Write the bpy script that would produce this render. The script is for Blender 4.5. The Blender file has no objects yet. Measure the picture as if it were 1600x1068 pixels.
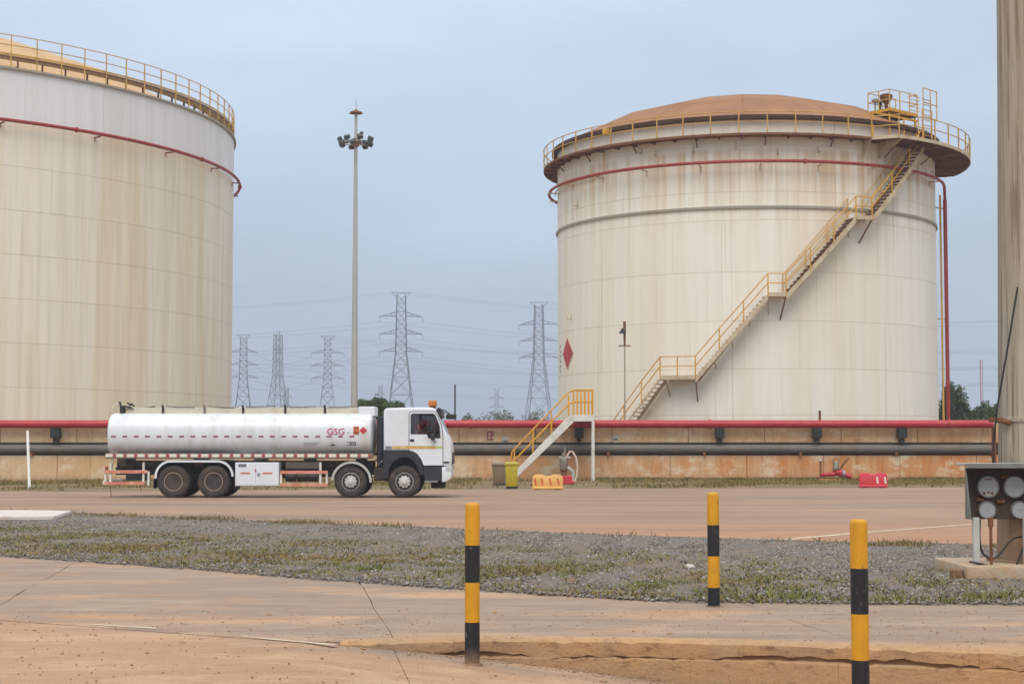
import bpy, bmesh, math, random
import numpy as np
from mathutils import Vector, Matrix
from mathutils.geometry import tessellate_polygon

R_ = math.radians
rnd = random.Random(7)
nrng = np.random.default_rng(11)
scene = bpy.context.scene
col = scene.collection

# ------------------------------------------------------------------ camera
CAM_H, FPX, PITCH = 1.65, 2600.0, math.atan(163 / 2600)
cam_d = bpy.data.cameras.new('camera')
cam = bpy.data.objects.new('camera', cam_d)
col.objects.link(cam)
cam.location = (0, 0, CAM_H)
cam.rotation_euler = (math.pi / 2 + PITCH, 0, 0)
cam_d.sensor_width = 36
cam_d.lens = 36 * FPX / 1600
cam_d.clip_start = 0.1
cam_d.clip_end = 8000
scene.camera = cam

# ------------------------------------------------------------------ world: overcast sky
SUN_EL, SUN_AZ = 56, -174          # azimuth from +Y towards +X: behind the camera, a little to the left
world = bpy.data.worlds.new('World')
scene.world = world
world.use_nodes = True
wn, wl = world.node_tree.nodes, world.node_tree.links
wn.clear()
w_out = wn.new('ShaderNodeOutputWorld')
w_bg = wn.new('ShaderNodeBackground')
w_bg.inputs['Strength'].default_value = 0.1
sky = wn.new('ShaderNodeTexSky')
sky.sky_type = 'NISHITA'
sky.sun_disc = False
sky.sun_elevation = R_(SUN_EL)
sky.sun_rotation = R_(SUN_AZ)
sky.air_density = 1.5
sky.dust_density = 4
tc = wn.new('ShaderNodeTexCoord')
sep = wn.new('ShaderNodeSeparateXYZ')
wl.new(tc.outputs['Generated'], sep.inputs[0])
grad = wn.new('ShaderNodeValToRGB')
grad.color_ramp.interpolation = 'B_SPLINE'
els = grad.color_ramp.elements
SKY_K = 0.1      # the ramp holds tenths; the cloud factor below scales it back up
stops = [(0.0, (2.95, 3.52, 4.42)), (0.10, (3.55, 4.32, 5.48)), (0.24, (4.35, 5.20, 6.40)), (0.5, (6.6, 7.3, 8.1)), (1.0, (9.0, 9.4, 9.8))]
els[0].position, els[1].position = 0.0, 1.0
for p, c in stops[1:-1]:
    els.new(p)
for e, (p, c) in zip(sorted(els, key=lambda e: e.position), stops):
    e.position = p
    e.color = (*[x * SKY_K for x in c], 1)
wl.new(sep.outputs['Z'], grad.inputs[0])
# soft cloud sheet
wmap = wn.new('ShaderNodeMapping')
wmap.inputs['Scale'].default_value = (1.0, 1.0, 3.2)
wl.new(tc.outputs['Generated'], wmap.inputs[0])
wno = wn.new('ShaderNodeTexNoise')
wno.inputs['Scale'].default_value = 3.4
wno.inputs['Detail'].default_value = 5
wno.inputs['Roughness'].default_value = 0.5
wl.new(wmap.outputs[0], wno.inputs['Vector'])
wr = wn.new('ShaderNodeMapRange')
wr.inputs['From Min'].default_value, wr.inputs['From Max'].default_value = 0.3, 0.7
wr.inputs['To Min'].default_value, wr.inputs['To Max'].default_value = 9.0, 11.0
wl.new(wno.outputs[0], wr.inputs['Value'])
wmul = wn.new('ShaderNodeVectorMath')
wmul.operation = 'SCALE'
wl.new(grad.outputs[0], wmul.inputs[0])
wl.new(wr.outputs[0], wmul.inputs['Scale'])
wmix = wn.new('ShaderNodeMix')
wmix.data_type = 'RGBA'
wmix.inputs['Factor'].default_value = 0.9
wl.new(sky.outputs[0], wmix.inputs['A'])
wl.new(wmul.outputs[0], wmix.inputs['B'])
wl.new(wmix.outputs['Result'], w_bg.inputs['Color'])
wl.new(w_bg.outputs[0], w_out.inputs['Surface'])

sun_d = bpy.data.lights.new('sun', 'SUN')
sun_d.energy = 1.3
sun_d.angle = R_(38)
sun_d.color = (1.0, 0.95, 0.87)
sun = bpy.data.objects.new('sun', sun_d)
col.objects.link(sun)
sdir = Vector((math.sin(R_(SUN_AZ)) * math.cos(R_(SUN_EL)), math.cos(R_(SUN_AZ)) * math.cos(R_(SUN_EL)), math.sin(R_(SUN_EL))))
sun.rotation_euler = sdir.to_track_quat('Z', 'Y').to_euler()
sun.location = sdir * 60

scene.view_settings.view_transform = 'Standard'
scene.view_settings.look = 'None'
scene.view_settings.exposure = 0.5
scene.view_settings.gamma = 1
scene.view_settings.use_curve_mapping = False
scene.render.engine = 'CYCLES'
scene.cycles.max_bounces = 6
scene.cycles.use_denoising = True

# ------------------------------------------------------------------ helpers
_cp, _sp = math.cos(PITCH), math.sin(PITCH)

def ray(px, py):
    dx, dy = (px - 800) / FPX, (534 - py) / FPX
    return Vector((dx, _cp - dy * _sp, _sp + dy * _cp))

def at(px, py, Y):
    d = ray(px, py)
    t = Y / d.y
    return Vector((d.x * t, Y, CAM_H + d.z * t))

def ground_at(px, py, z=0.0):
    d = ray(px, py)
    t = (z - CAM_H) / d.z
    return Vector((d.x * t, d.y * t, z))

def gx(px, Y):
    return at(px, 697, Y).x

def gz(py, Y):
    return at(800, py, Y).z


class MB:
    """collects shapes; build() links them as ONE mesh object"""
    def __init__(self):
        self.v, self.f = [], []

    def add(self, vs, fs):
        o = len(self.v)
        self.v.extend([tuple(p) for p in vs])
        self.f.extend([tuple(i + o for i in f) for f in fs])
        return self

    def box(self, c, s, rz=0.0, rot=None):
        hx, hy, hz = s[0] / 2, s[1] / 2, s[2] / 2
        m = rot if rot is not None else Matrix.Rotation(rz, 3, 'Z')
        c = Vector(c)
        vs = [c + m @ Vector((x * hx, y * hy, z * hz)) for z in (-1, 1) for y in (-1, 1) for x in (-1, 1)]
        return self.add(vs, [(0, 2, 3, 1), (4, 5, 7, 6), (0, 1, 5, 4), (2, 6, 7, 3), (0, 4, 6, 2), (1, 3, 7, 5)])

    def bx(self, x0, x1, y0, y1, z0, z1):
        return self.box(((x0 + x1) / 2, (y0 + y1) / 2, (z0 + z1) / 2), (abs(x1 - x0), abs(y1 - y0), abs(z1 - z0)))

    def bar(self, p, q, w, h=None, up=(0, 0, 1)):
        p, q = Vector(p), Vector(q)
        h = h or w
        d = (q - p).normalized()
        u = Vector(up)
        if abs(d.dot(u)) > 0.98:
            u = Vector((1, 0, 0)) if abs(d.x) < 0.9 else Vector((0, 1, 0))
        s = d.cross(u).normalized()
        t = s.cross(d)
        vs = [c + s * a * w / 2 + t * b * h / 2 for c in (p, q) for b in (-1, 1) for a in (-1, 1)]
        return self.add(vs, [(0, 2, 3, 1), (4, 5, 7, 6), (0, 1, 5, 4), (2, 6, 7, 3), (0, 4, 6, 2), (1, 3, 7, 5)])

    def tube(self, pts, r, n=8, closed=False, caps=True):
        pts = [Vector(p) for p in pts]
        N = len(pts)
        rs = r if isinstance(r, (list, tuple)) else [r] * N
        rings, prev = [], None
        for i, p in enumerate(pts):
            a = pts[(i - 1) % N] if (closed or i > 0) else p
            b = pts[(i + 1) % N] if (closed or i < N - 1) else p
            d = (b - a).normalized()
            if prev is None:
                u = Vector((0, 0, 1)) if abs(d.z) < 0.9 else Vector((1, 0, 0))
            else:
                u = prev
            s = d.cross(u)
            if s.length < 1e-6:
                s = d.orthogonal()
            s.normalize()
            u = s.cross(d).normalized()
            prev = u
            rings.append([p + (s * math.cos(k * math.tau / n) + u * math.sin(k * math.tau / n)) * rs[i] for k in range(n)])
        vs = [p for rg in rings for p in rg]
        fs = []
        for i in range(N if closed else N - 1):
            a, b = i * n, ((i + 1) % N) * n
            for k in range(n):
                k2 = (k + 1) % n
                fs.append((a + k, a + k2, b + k2, b + k))
        if caps and not closed:
            fs.append(tuple(reversed(range(n))))
            fs.append(tuple((N - 1) * n + k for k in range(n)))
        return self.add(vs, fs)

    def lathe(self, prof, o=(0, 0, 0), axis='Z', n=32, phase=0.0):
        """prof: (radius, height) pairs along the axis"""
        o = Vector(o)
        vs, fs = [], []
        for r, h in prof:
            for k in range(n):
                c, s = math.cos(phase + k * math.tau / n) * r, math.sin(phase + k * math.tau / n) * r
                p = Vector((c, s, h)) if axis == 'Z' else (Vector((c, h, s)) if axis == 'Y' else Vector((h, c, s)))
                vs.append(o + p)
        for i in range(len(prof) - 1):
            for k in range(n):
                k2 = (k + 1) % n
                f = (i * n + k, i * n + k2, (i + 1) * n + k2, (i + 1) * n + k)
                fs.append(f if axis != 'Y' else tuple(reversed(f)))
        if prof[0][0] > 1e-4:
            fs.append(tuple(reversed(range(n))) if axis != 'Y' else tuple(range(n)))
        if prof[-1][0] > 1e-4:
            L = (len(prof) - 1) * n
            fs.append(tuple(L + k for k in range(n)) if axis != 'Y' else tuple(reversed([L + k for k in range(n)])))
        return self.add(vs, fs)

    def prism_y(self, poly, y0, y1):
        """polygon of (x, z) extruded along y"""
        n = len(poly)
        vs = [(x, y0, z) for x, z in poly] + [(x, y1, z) for x, z in poly]
        fs = [tuple(range(n)), tuple(reversed(range(n, 2 * n)))] + [((i + 1) % n, i, n + i, n + (i + 1) % n) for i in range(n)]
        return self.add(vs, fs)

    def plate_y(self, outer, holes, y0, y1):
        """flat plate in the xz plane with holes, thickness y0..y1"""
        loops = [outer] + holes
        flat = [Vector((x, z, 0)) for lp in loops for x, z in lp]
        tris = tessellate_polygon([[Vector((x, z, 0)) for x, z in lp] for lp in loops])
        n = len(flat)
        vs = [(p.x, y0, p.y) for p in flat] + [(p.x, y1, p.y) for p in flat]
        fs = [tuple(t) for t in tris] + [tuple(i + n for i in reversed(t)) for t in tris]
        o = 0
        for lp in loops:
            m = len(lp)
            for i in range(m):
                fs.append((o + i, o + (i + 1) % m, n + o + (i + 1) % m, n + o + i))
            o += m
        return self.add(vs, fs)

    def strip(self, path, y0, y1, t):
        """open path of (x, z), thickness t inward-normal, extruded along y"""
        pts = [Vector((x, z)) for x, z in path]
        off = []
        for i in range(len(pts)):
            a, b = pts[max(i - 1, 0)], pts[min(i + 1, len(pts) - 1)]
            d = (b - a).normalized()
            off.append(pts[i] + Vector((d.y, -d.x)) * t)
        return self.prism_y([(p.x, p.y) for p in pts] + [(p.x, p.y) for p in reversed(off)], y0, y1)

    def build(self, name, mat, parent=None, bevel=0, smooth=35, seg=1, loc=None):
        me = bpy.data.meshes.new(name)
        me.from_pydata(self.v, [], self.f)
        bm = bmesh.new()
        bm.from_mesh(me)
        bmesh.ops.recalc_face_normals(bm, faces=bm.faces)
        if bevel:
            ed = [e for e in bm.edges if len(e.link_faces) == 2 and e.calc_face_angle(0) > R_(30)]
            bmesh.ops.bevel(bm, geom=ed, offset=bevel, segments=seg, affect='EDGES', profile=0.5, clamp_overlap=True)
        bm.to_mesh(me)
        bm.free()
        if smooth:
            me.polygons.foreach_set('use_smooth', [True] * len(me.polygons))
            me.set_sharp_from_angle(angle=R_(smooth))
        me.materials.append(mat)
        ob = bpy.data.objects.new(name, me)
        col.objects.link(ob)
        if parent is not None:
            ob.parent = parent
        if loc is not None:
            ob.location = loc
        return ob


def raw_mesh(name, verts, faces, mat, parent=None, smooth=False):
    """verts (n,3) array, faces (m,k) array with a constant k"""
    me = bpy.data.meshes.new(name)
    nv, (nf, k) = len(verts), faces.shape
    me.vertices.add(nv)
    me.vertices.foreach_set('co', np.ascontiguousarray(verts, dtype=np.float32).ravel())
    me.loops.add(nf * k)
    me.loops.foreach_set('vertex_index', np.ascontiguousarray(faces, dtype=np.int32).ravel())
    me.polygons.add(nf)
    me.polygons.foreach_set('loop_start', np.arange(0, nf * k, k, dtype=np.int32))
    me.update(calc_edges=True)
    if smooth:
        me.polygons.foreach_set('use_smooth', np.ones(nf, dtype=bool))
    me.materials.append(mat)
    ob = bpy.data.objects.new(name, me)
    col.objects.link(ob)
    if parent is not None:
        ob.parent = parent
    return ob


def empty(name, loc=(0, 0, 0), rz=0.0):
    o = bpy.data.objects.new(name, None)
    o.location = loc
    o.rotation_euler = (0, 0, rz)
    col.objects.link(o)
    return o


def tag(o, label=None, cat=None, group=None, kind=None):
    if label: o['label'] = label
    if cat: o['category'] = cat
    if group: o['group'] = group
    if kind: o['kind'] = kind
    return o


def copy_ob(o, parent, loc=None, rz=None):
    c = o.copy()
    col.objects.link(c)
    c.parent = parent
    if loc is not None: c.location = loc
    if rz is not None: c.rotation_euler = (0, 0, rz)
    return c


def copy_tree(o, parent=None):
    c = o.copy()
    col.objects.link(c)
    c.parent = parent
    for ch in list(o.children):
        copy_tree(ch, c)
    return c

# ------------------------------------------------------------------ materials
def srgb(r, g, b):
    return tuple((c / 255 / 12.92 if c / 255 <= 0.04045 else ((c / 255 + 0.055) / 1.055) ** 2.4) for c in (r, g, b))

class NT:
    def __init__(self, name):
        self.m = bpy.data.materials.new(name)
        self.m.use_nodes = True
        self.n, self.l = self.m.node_tree.nodes, self.m.node_tree.links
        self.b = self.n['Principled BSDF']
        self.pos = self.n.new('ShaderNodeNewGeometry').outputs['Position']

    def map(self, scale, vec=None, rot=None):
        mp = self.n.new('ShaderNodeMapping')
        mp.inputs['Scale'].default_value = scale
        if rot: mp.inputs['Rotation'].default_value = rot
        self.l.new(vec or self.pos, mp.inputs[0])
        return mp.outputs[0]

    def noise(self, scale, vec=None, detail=4, rough=0.55, distort=0.0):
        t = self.n.new('ShaderNodeTexNoise')
        t.inputs['Scale'].default_value = scale
        t.inputs['Detail'].default_value = detail
        t.inputs['Roughness'].default_value = rough
        t.inputs['Distortion'].default_value = distort
        self.l.new(vec or self.pos, t.inputs['Vector'])
        return t.outputs[0]

    def rng(self, val, a, b, c=0.0, d=1.0, smooth=False):
        t = self.n.new('ShaderNodeMapRange')
        if smooth: t.interpolation_type = 'SMOOTHSTEP'
        for k, x in zip(('From Min', 'From Max', 'To Min', 'To Max'), (a, b, c, d)):
            t.inputs[k].default_value = x
        self.l.new(val, t.inputs['Value'])
        return t.outputs[0]

    def mix(self, f, a, b, mode='MIX'):
        t = self.n.new('ShaderNodeMix')
        t.data_type = 'RGBA'
        t.blend_type = mode
        for k, x in (('Factor', f), ('A', a), ('B', b)):
            s = t.inputs[k]
            if isinstance(x, (int, float)): s.default_value = x
            elif isinstance(x, tuple): s.default_value = (*x[:3], 1)
            else: self.l.new(x, s)
        return t.outputs['Result']

    def math(self, op, a, b=None, clamp=False):
        t = self.n.new('ShaderNodeMath')
        t.operation = op
        t.use_clamp = clamp
        for i, x in enumerate((a, b)):
            if x is None: continue
            if isinstance(x, (int, float)): t.inputs[i].default_value = x
            else: self.l.new(x, t.inputs[i])
        return t.outputs[0]

    def xyz(self, vec=None):
        t = self.n.new('ShaderNodeSeparateXYZ')
        self.l.new(vec or self.pos, t.inputs[0])
        return t.outputs

    def rand(self):
        return self.n.new('ShaderNodeObjectInfo').outputs['Random']

    def color(self, c):
        if isinstance(c, tuple): self.b.inputs['Base Color'].default_value = (*c[:3], 1)
        else: self.l.new(c, self.b.inputs['Base Color'])

    def rough(self, r):
        if isinstance(r, (int, float)): self.b.inputs['Roughness'].default_value = r
        else: self.l.new(r, self.b.inputs['Roughness'])

    def bump(self, h, dist=0.01, strength=1.0):
        t = self.n.new('ShaderNodeBump')
        t.inputs['Distance'].default_value = dist
        t.inputs['Strength'].default_value = strength
        self.l.new(h, t.inputs['Height'])
        self.l.new(t.outputs[0], self.b.inputs['Normal'])


def mul(c, k):
    return tuple(min(1.0, x * k) for x in c)


def simple(name, c, rough=0.6, metal=0.0, var=0.12, scale=4.0, dirt=None, dirt_amt=0.5, dirt_scale=2.0, streak=False, bump=0.0, bscale=60, spec=0.5):
    t = NT(name)
    n = t.noise(scale, detail=5)
    cc = t.mix(t.rng(n, 0.3, 0.7), mul(c, 1 - var), mul(c, 1 + var))
    if dirt:
        vec = t.map((1.4, 1.4, 0.12)) if streak else None
        d = t.noise(dirt_scale, vec, detail=6, rough=0.65)
        cc = t.mix(t.rng(d, 0.48, 0.72, 0, dirt_amt), cc, dirt)
    t.color(cc)
    t.rough(rough)
    t.b.inputs['Metallic'].default_value = metal
    t.b.inputs['Specular IOR Level'].default_value = spec
    if bump:
        t.bump(t.noise(bscale, detail=3), bump)
    return t.m


RUST = srgb(120, 72, 42)
RUST_LIGHT = srgb(176, 122, 78)

def tank_paint(name, base, stain, stain_amt, rust_amt, lo=0.42, hi=0.7, fine=0.18, plate_var=0.05, wash=None):
    t = NT(name)
    v1 = t.map((0.55, 0.55, 0.035))
    v2 = t.map((2.6, 2.6, 0.10))
    v3 = t.map((5.5, 5.5, 0.35))
    a = t.noise(1.0, v1, detail=4, rough=0.6)
    b = t.noise(1.0, v2, detail=5, rough=0.6)
    c = t.noise(1.0, v3, detail=6, rough=0.65)
    cc = t.mix(t.rng(a, lo, hi, 0, stain_amt), base, stain)
    cc = t.mix(t.rng(b, 0.45, 0.75, 0, fine * 1.3), cc, mul(stain, 0.8))
    cc = t.mix(t.rng(b, 0.25, 0.45, fine, 0), cc, mul(base, 1.14))
    cc = t.mix(t.rng(c, 0.62, 0.8, 0, rust_amt), cc, RUST_LIGHT)
    if wash:
        z = t.xyz()[2]
        w = t.math('MULTIPLY', t.rng(z, wash[0], wash[1]), t.rng(z, wash[1] + 0.5, wash[1] + 0.2))
        w2 = t.math('MULTIPLY', w, t.rng(b, 0.42, 0.66, 0, 0.75))
        cc = t.mix(w2, cc, srgb(196, 158, 104))
        c2 = t.noise(1.0, t.map((4.2, 4.2, 0.05)), detail=3, rough=0.5)
        cc = t.mix(t.rng(c2, 0.63, 0.74, 0, 0.35), cc, srgb(150, 122, 92))
    pv = t.rng(t.rand(), 0, 1, 1 - plate_var, 1 + plate_var)
    g = t.n.new('ShaderNodeVectorMath')
    g.operation = 'SCALE'
    t.l.new(cc, g.inputs[0])
    t.l.new(pv, g.inputs['Scale'])
    t.color(g.outputs[0])
    t.rough(t.rng(c, 0.3, 0.7, 0.42, 0.62))
    t.b.inputs['Specular IOR Level'].default_value = 0.35
    t.bump(t.noise(0.55, detail=2), 0.03, 0.5)
    return t.m

M = {}
M['tank_cream'] = tank_paint('tank cream paint', srgb(237, 230, 216), srgb(226, 208, 176), 0.6, 0.14, 0.45, 0.72, 0.12, 0.018, (12.5, 16.9))
M['tank_beige'] = tank_paint('tank beige stained paint', srgb(237, 226, 206), srgb(226, 206, 170), 0.7, 0.10, 0.42, 0.66, 0.36, 0.012)
M['tank_white'] = tank_paint('tank grey white paint', srgb(230, 228, 224), srgb(214, 207, 194), 0.5, 0.06, 0.42, 0.7, 0.22, 0.012)
M['seam'] = simple('weld seam grime', srgb(204, 189, 164), 0.8, var=0.2, scale=0.6)
M['roof_rust'] = simple('rusted dome roof', srgb(152, 108, 74), 0.95, var=0.12, scale=0.5, dirt=srgb(130, 88, 58), dirt_amt=0.6, dirt_scale=0.35, bump=0.01, bscale=5)
M['roof_ochre'] = simple('ochre dome roof', srgb(196, 160, 116), 0.85, var=0.1, scale=0.5, dirt=srgb(182, 132, 84), dirt_amt=0.5, dirt_scale=0.3)
M['rust'] = simple('rusted steel', srgb(124, 78, 48), 0.85, var=0.25, scale=2.5, dirt=srgb(84, 48, 30), dirt_amt=0.7, dirt_scale=3, bump=0.004, bscale=30)
M['rust_shaded'] = simple('shaded rust', srgb(74, 46, 30), 0.9, var=0.25, scale=3)  # rust brown darkened to hold the shade under the roof edge
M['rust_cream'] = simple('cream steel with rust', srgb(196, 180, 150), 0.7, var=0.1, scale=2, dirt=srgb(150, 100, 62), dirt_amt=0.75, dirt_scale=2.2)
M['yellow_rail'] = simple('yellow railing paint', srgb(210, 154, 26), 0.55, var=0.15, scale=3, dirt=srgb(150, 105, 48), dirt_amt=0.6, dirt_scale=2.5)
M['yellow_old'] = simple('faded yellow railing paint', srgb(202, 158, 74), 0.65, var=0.12, scale=2, dirt=srgb(146, 104, 58), dirt_amt=0.6, dirt_scale=1.6)
M['yellow_bright'] = simple('bright yellow stair paint', srgb(222, 160, 22), 0.5, var=0.12, scale=4, dirt=srgb(180, 110, 30), dirt_amt=0.4, dirt_scale=3)
M['red_pipe'] = simple('red fire main paint', srgb(176, 32, 42), 0.42, var=0.16, scale=2, dirt=srgb(150, 84, 62), dirt_amt=0.35, dirt_scale=1.0)
M['red_thin'] = simple('dull red pipe paint', srgb(158, 48, 40), 0.5, var=0.15, scale=2)
M['grey_ring'] = simple('grey stiffener paint', srgb(160, 152, 138), 0.65, var=0.1, scale=2, dirt=srgb(128, 100, 72), dirt_amt=0.5)
M['black_pipe'] = simple('weathered dark pipe', srgb(104, 97, 90), 0.6, var=0.15, scale=1.5, dirt=srgb(124, 98, 74), dirt_amt=0.5, dirt_scale=1.2)
M['black_iron'] = simple('black iron', srgb(34, 32, 32), 0.6, var=0.2, scale=4)
M['white_paint'] = simple('white painted steel', srgb(222, 218, 208), 0.5, var=0.05, scale=3, dirt=srgb(170, 150, 124), dirt_amt=0.5, dirt_scale=2.4)
M['galv'] = simple('galvanised steel', srgb(146, 148, 146), 0.5, 0.35, var=0.1, scale=2)
M['pylon'] = simple('galvanised lattice', srgb(92, 98, 106), 0.6, 0.2, var=0.05, scale=0.2)
M['wire'] = simple('overhead conductor', srgb(136, 142, 152), 0.6, 0.2, var=0.0)


def wall_mat():
    t = NT('stained concrete wall')
    x, y, z = t.xyz()
    big = t.noise(0.22, t.map((1, 1, 0.5)), detail=4)
    st = t.noise(1.0, t.map((1.1, 1, 0.14)), detail=6, rough=0.7)
    st2 = t.noise(1.0, t.map((3.6, 1, 0.22)), detail=7, rough=0.75, distort=0.25)
    st3 = t.noise(1.0, t.map((2.6, 1, 0.6)), detail=6, rough=0.7)
    cc = t.mix(t.rng(big, 0.35, 0.65), srgb(216, 192, 154), srgb(206, 174, 128))
    # red soil wash: heavier along the right-hand stretch and on the lower panels
    right = t.rng(x, -20, 24, 0.25, 1.15)
    low = t.rng(z, 2.3, 0.9, 0.45, 1.0)
    amt = t.math('MULTIPLY', t.math('MULTIPLY', right, low), t.rng(st, 0.32, 0.58, 0.1, 1.0), True)
    cc = t.mix(t.math('MULTIPLY', amt, 0.9), cc, srgb(202, 122, 58))
    cc = t.mix(t.rng(st2, 0.54, 0.70, 0, 0.55), cc, srgb(150, 98, 62))
    cc = t.mix(t.rng(st2, 0.30, 0.42, 0.5, 0), cc, srgb(230, 210, 174))
    blot = t.noise(0.9, t.map((0.8, 1, 1.3)), detail=8, rough=0.72)
    cc = t.mix(t.rng(blot, 0.52, 0.64, 0, 0.8), cc, srgb(226, 208, 178))
    cc = t.mix(t.rng(blot, 0.34, 0.44, 0.6, 0), cc, srgb(184, 138, 96))
    cc = t.mix(t.rng(st3, 0.58, 0.78, 0, 0.6), cc, srgb(128, 92, 64))
    foot = t.rng(t.math('ADD', z, t.math('MULTIPLY', st3, 0.5)), 0.55, 0.15, 0, 0.6)
    cc = t.mix(foot, cc, srgb(140, 104, 72))
    t.color(cc)
    t.rough(0.9)
    t.bump(t.noise(7, detail=6), 0.02)
    return t.m
M['wall'] = wall_mat()


def dusty_concrete(name, grey, dust, lift):
    """concrete with red-earth dust: dust gathers beyond the worn edge of the slab"""
    t = NT(name)
    x, y, z = t.xyz()
    edge = t.math('ADD', 14.15, t.math('MULTIPLY', t.math('MAXIMUM', t.math('SUBTRACT', -1.5, x), 0.0), 0.62))
    n1 = t.noise(0.7, t.map((0.55, 1.2, 1)), detail=7, rough=0.65)
    n2 = t.noise(1.3, t.map((0.45, 1.3, 1)), detail=8, rough=0.72, distort=0.6)
    n3 = t.noise(14, detail=6, rough=0.75)
    n4 = t.noise(60, detail=3, rough=0.75)
    n5 = t.noise(4.0, t.map((0.6, 1.4, 1)), detail=6, rough=0.7)
    d = t.math('ADD', t.math('SUBTRACT', edge, y), t.math('MULTIPLY', t.math('SUBTRACT', n2, 0.5), 3.4))
    m = t.rng(d, -0.6, 0.8, lift, 0.85, True)
    patch = t.rng(n1, 0.46, 0.66, 0, 0.75, True)
    m = t.math('MAXIMUM', m, patch)
    g = t.mix(t.rng(n2, 0.32, 0.66), mul(grey, 0.74), mul(grey, 1.14))
    g = t.mix(t.rng(n5, 0.53, 0.66, 0, 0.65), g, mul(grey, 0.6))
    skid = t.noise(1.0, t.map((0.22, 3.2, 1), rot=(0, 0, 0.12)), detail=6, rough=0.7)
    g = t.mix(t.rng(skid, 0.56, 0.68, 0, 0.6), g, mul(grey, 0.5))
    g = t.mix(t.rng(skid, 0.30, 0.42, 0.5, 0), g, srgb(190, 164, 138))
    ds = t.mix(t.rng(n1, 0.35, 0.68), mul(dust, 0.84), mul(dust, 1.10))
    ds = t.mix(t.rng(n2, 0.50, 0.66, 0, 0.8), ds, srgb(204, 168, 132))
    ds = t.mix(t.rng(n5, 0.54, 0.70, 0, 0.55), ds, srgb(150, 102, 70))
    cc = t.mix(m, g, ds)
    cc = t.mix(t.rng(n3, 0.58, 0.74, 0, 0.4), cc, mul(dust, 0.45))
    cc = t.mix(t.rng(n3, 0.28, 0.42, 0.35, 0), cc, srgb(202, 174, 144))
    cc = t.mix(t.rng(n4, 0.28, 0.46, 0.6, 0), cc, mul(dust, 0.3))
    cc = t.mix(t.rng(n4, 0.56, 0.70, 0, 0.5), cc, srgb(206, 180, 150))
    t.color(cc)
    t.rough(t.rng(m, 0, 1, 0.72, 0.95))
    t.bump(t.math('ADD', t.math('MULTIPLY', n3, 0.7), t.math('MULTIPLY', n4, 0.3)), 0.02)
    return t.m
M['apron'] = dusty_concrete('dusty apron concrete', srgb(154, 133, 115), srgb(184, 141, 105), 0.12)


def road_mat():
    t = NT('dusty road')
    s1 = t.noise(1.0, t.map((0.06, 0.5, 1)), detail=7, rough=0.65)
    s2 = t.noise(1.0, t.map((0.16, 1.5, 1)), detail=7, rough=0.7, distort=0.3)
    n3 = t.noise(5, t.map((0.5, 1, 1)), detail=6, rough=0.75)
    n5 = t.noise(0.35, t.map((0.5, 1, 1)), detail=5)
    cc = t.mix(t.rng(s1, 0.40, 0.60), srgb(134, 112, 96), srgb(162, 130, 104))
    cc = t.mix(t.rng(n5, 0.45, 0.62, 0, 0.5), cc, srgb(146, 118, 96))
    cc = t.mix(t.rng(s2, 0.52, 0.66, 0, 0.7), cc, srgb(186, 150, 118))
    cc = t.mix(t.rng(s2, 0.32, 0.44, 0.7, 0), cc, srgb(112, 88, 72))
    y = t.xyz()[1]
    nearedge = t.rng(t.math('SUBTRACT', y, t.math('MULTIPLY', t.math('SUBTRACT', s2, 0.5), 14)), 40, 29, 0, 0.7, True)
    cc = t.mix(nearedge, cc, srgb(174, 126, 90))
    cc = t.mix(t.rng(n3, 0.54, 0.7, 0, 0.4), cc, srgb(104, 78, 60))
    cc = t.mix(t.rng(n3, 0.3, 0.44, 0.3, 0), cc, srgb(188, 154, 122))
    t.color(cc)
    t.rough(0.92)
    t.bump(n3, 0.02)
    return t.m
M['road'] = road_mat()


def soil(name, c1, c2, c3, sc=0.6):
    t = NT(name)
    n1 = t.noise(sc, detail=6, rough=0.62)
    n2 = t.noise(sc * 22, detail=5, rough=0.7)
    cc = t.mix(t.rng(n1, 0.36, 0.62), c1, c2)
    cc = t.mix(t.rng(n2, 0.45, 0.7, 0, 0.75), cc, c3)
    t.color(cc)
    t.rough(0.95)
    t.bump(n2, 0.03)
    return t.m
M['ground'] = soil('bare earth', srgb(150, 118, 90), srgb(128, 112, 78), srgb(112, 98, 70), 0.08)
M['median'] = soil('grey gravel bed', srgb(116, 108, 102), srgb(126, 106, 88), srgb(78, 70, 66), 0.5)
M['verge'] = soil('grassy verge soil', srgb(138, 112, 82), srgb(112, 102, 66), srgb(98, 84, 58), 0.4)
M['crack'] = simple('packed earth in the joints', srgb(124, 94, 70), 0.95, var=0.3, scale=5)
def kerb_mat():
    t = NT('earth stained kerb concrete')
    a = t.noise(1.3, detail=6, rough=0.65)
    b = t.noise(7, t.map((1, 1, 2.2)), detail=7, rough=0.72)
    c = t.noise(34, detail=5, rough=0.75)
    z = t.xyz()[2]
    cc = t.mix(t.rng(a, 0.36, 0.64), srgb(190, 146, 100), srgb(172, 140, 108))
    low = t.rng(z, -0.08, -0.22)
    cc = t.mix(t.math('MULTIPLY', low, t.rng(a, 0.3, 0.62, 0.3, 0.95)), cc, srgb(178, 140, 104))
    cc = t.mix(t.rng(b, 0.54, 0.68, 0, 0.75), cc, srgb(118, 82, 56))
    cc = t.mix(t.rng(b, 0.30, 0.42, 0.5, 0), cc, srgb(204, 168, 126))
    cc = t.mix(t.rng(c, 0.58, 0.70, 0, 0.5), cc, srgb(88, 62, 46))
    cc = t.mix(t.rng(c, 0.30, 0.42, 0.35, 0), cc, srgb(206, 180, 144))
    t.color(cc)
    t.rough(0.95)
    t.bump(t.math('ADD', b, t.math('MULTIPLY', c, 0.6)), 0.014)
    return t.m
M['kerb'] = kerb_mat()
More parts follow.
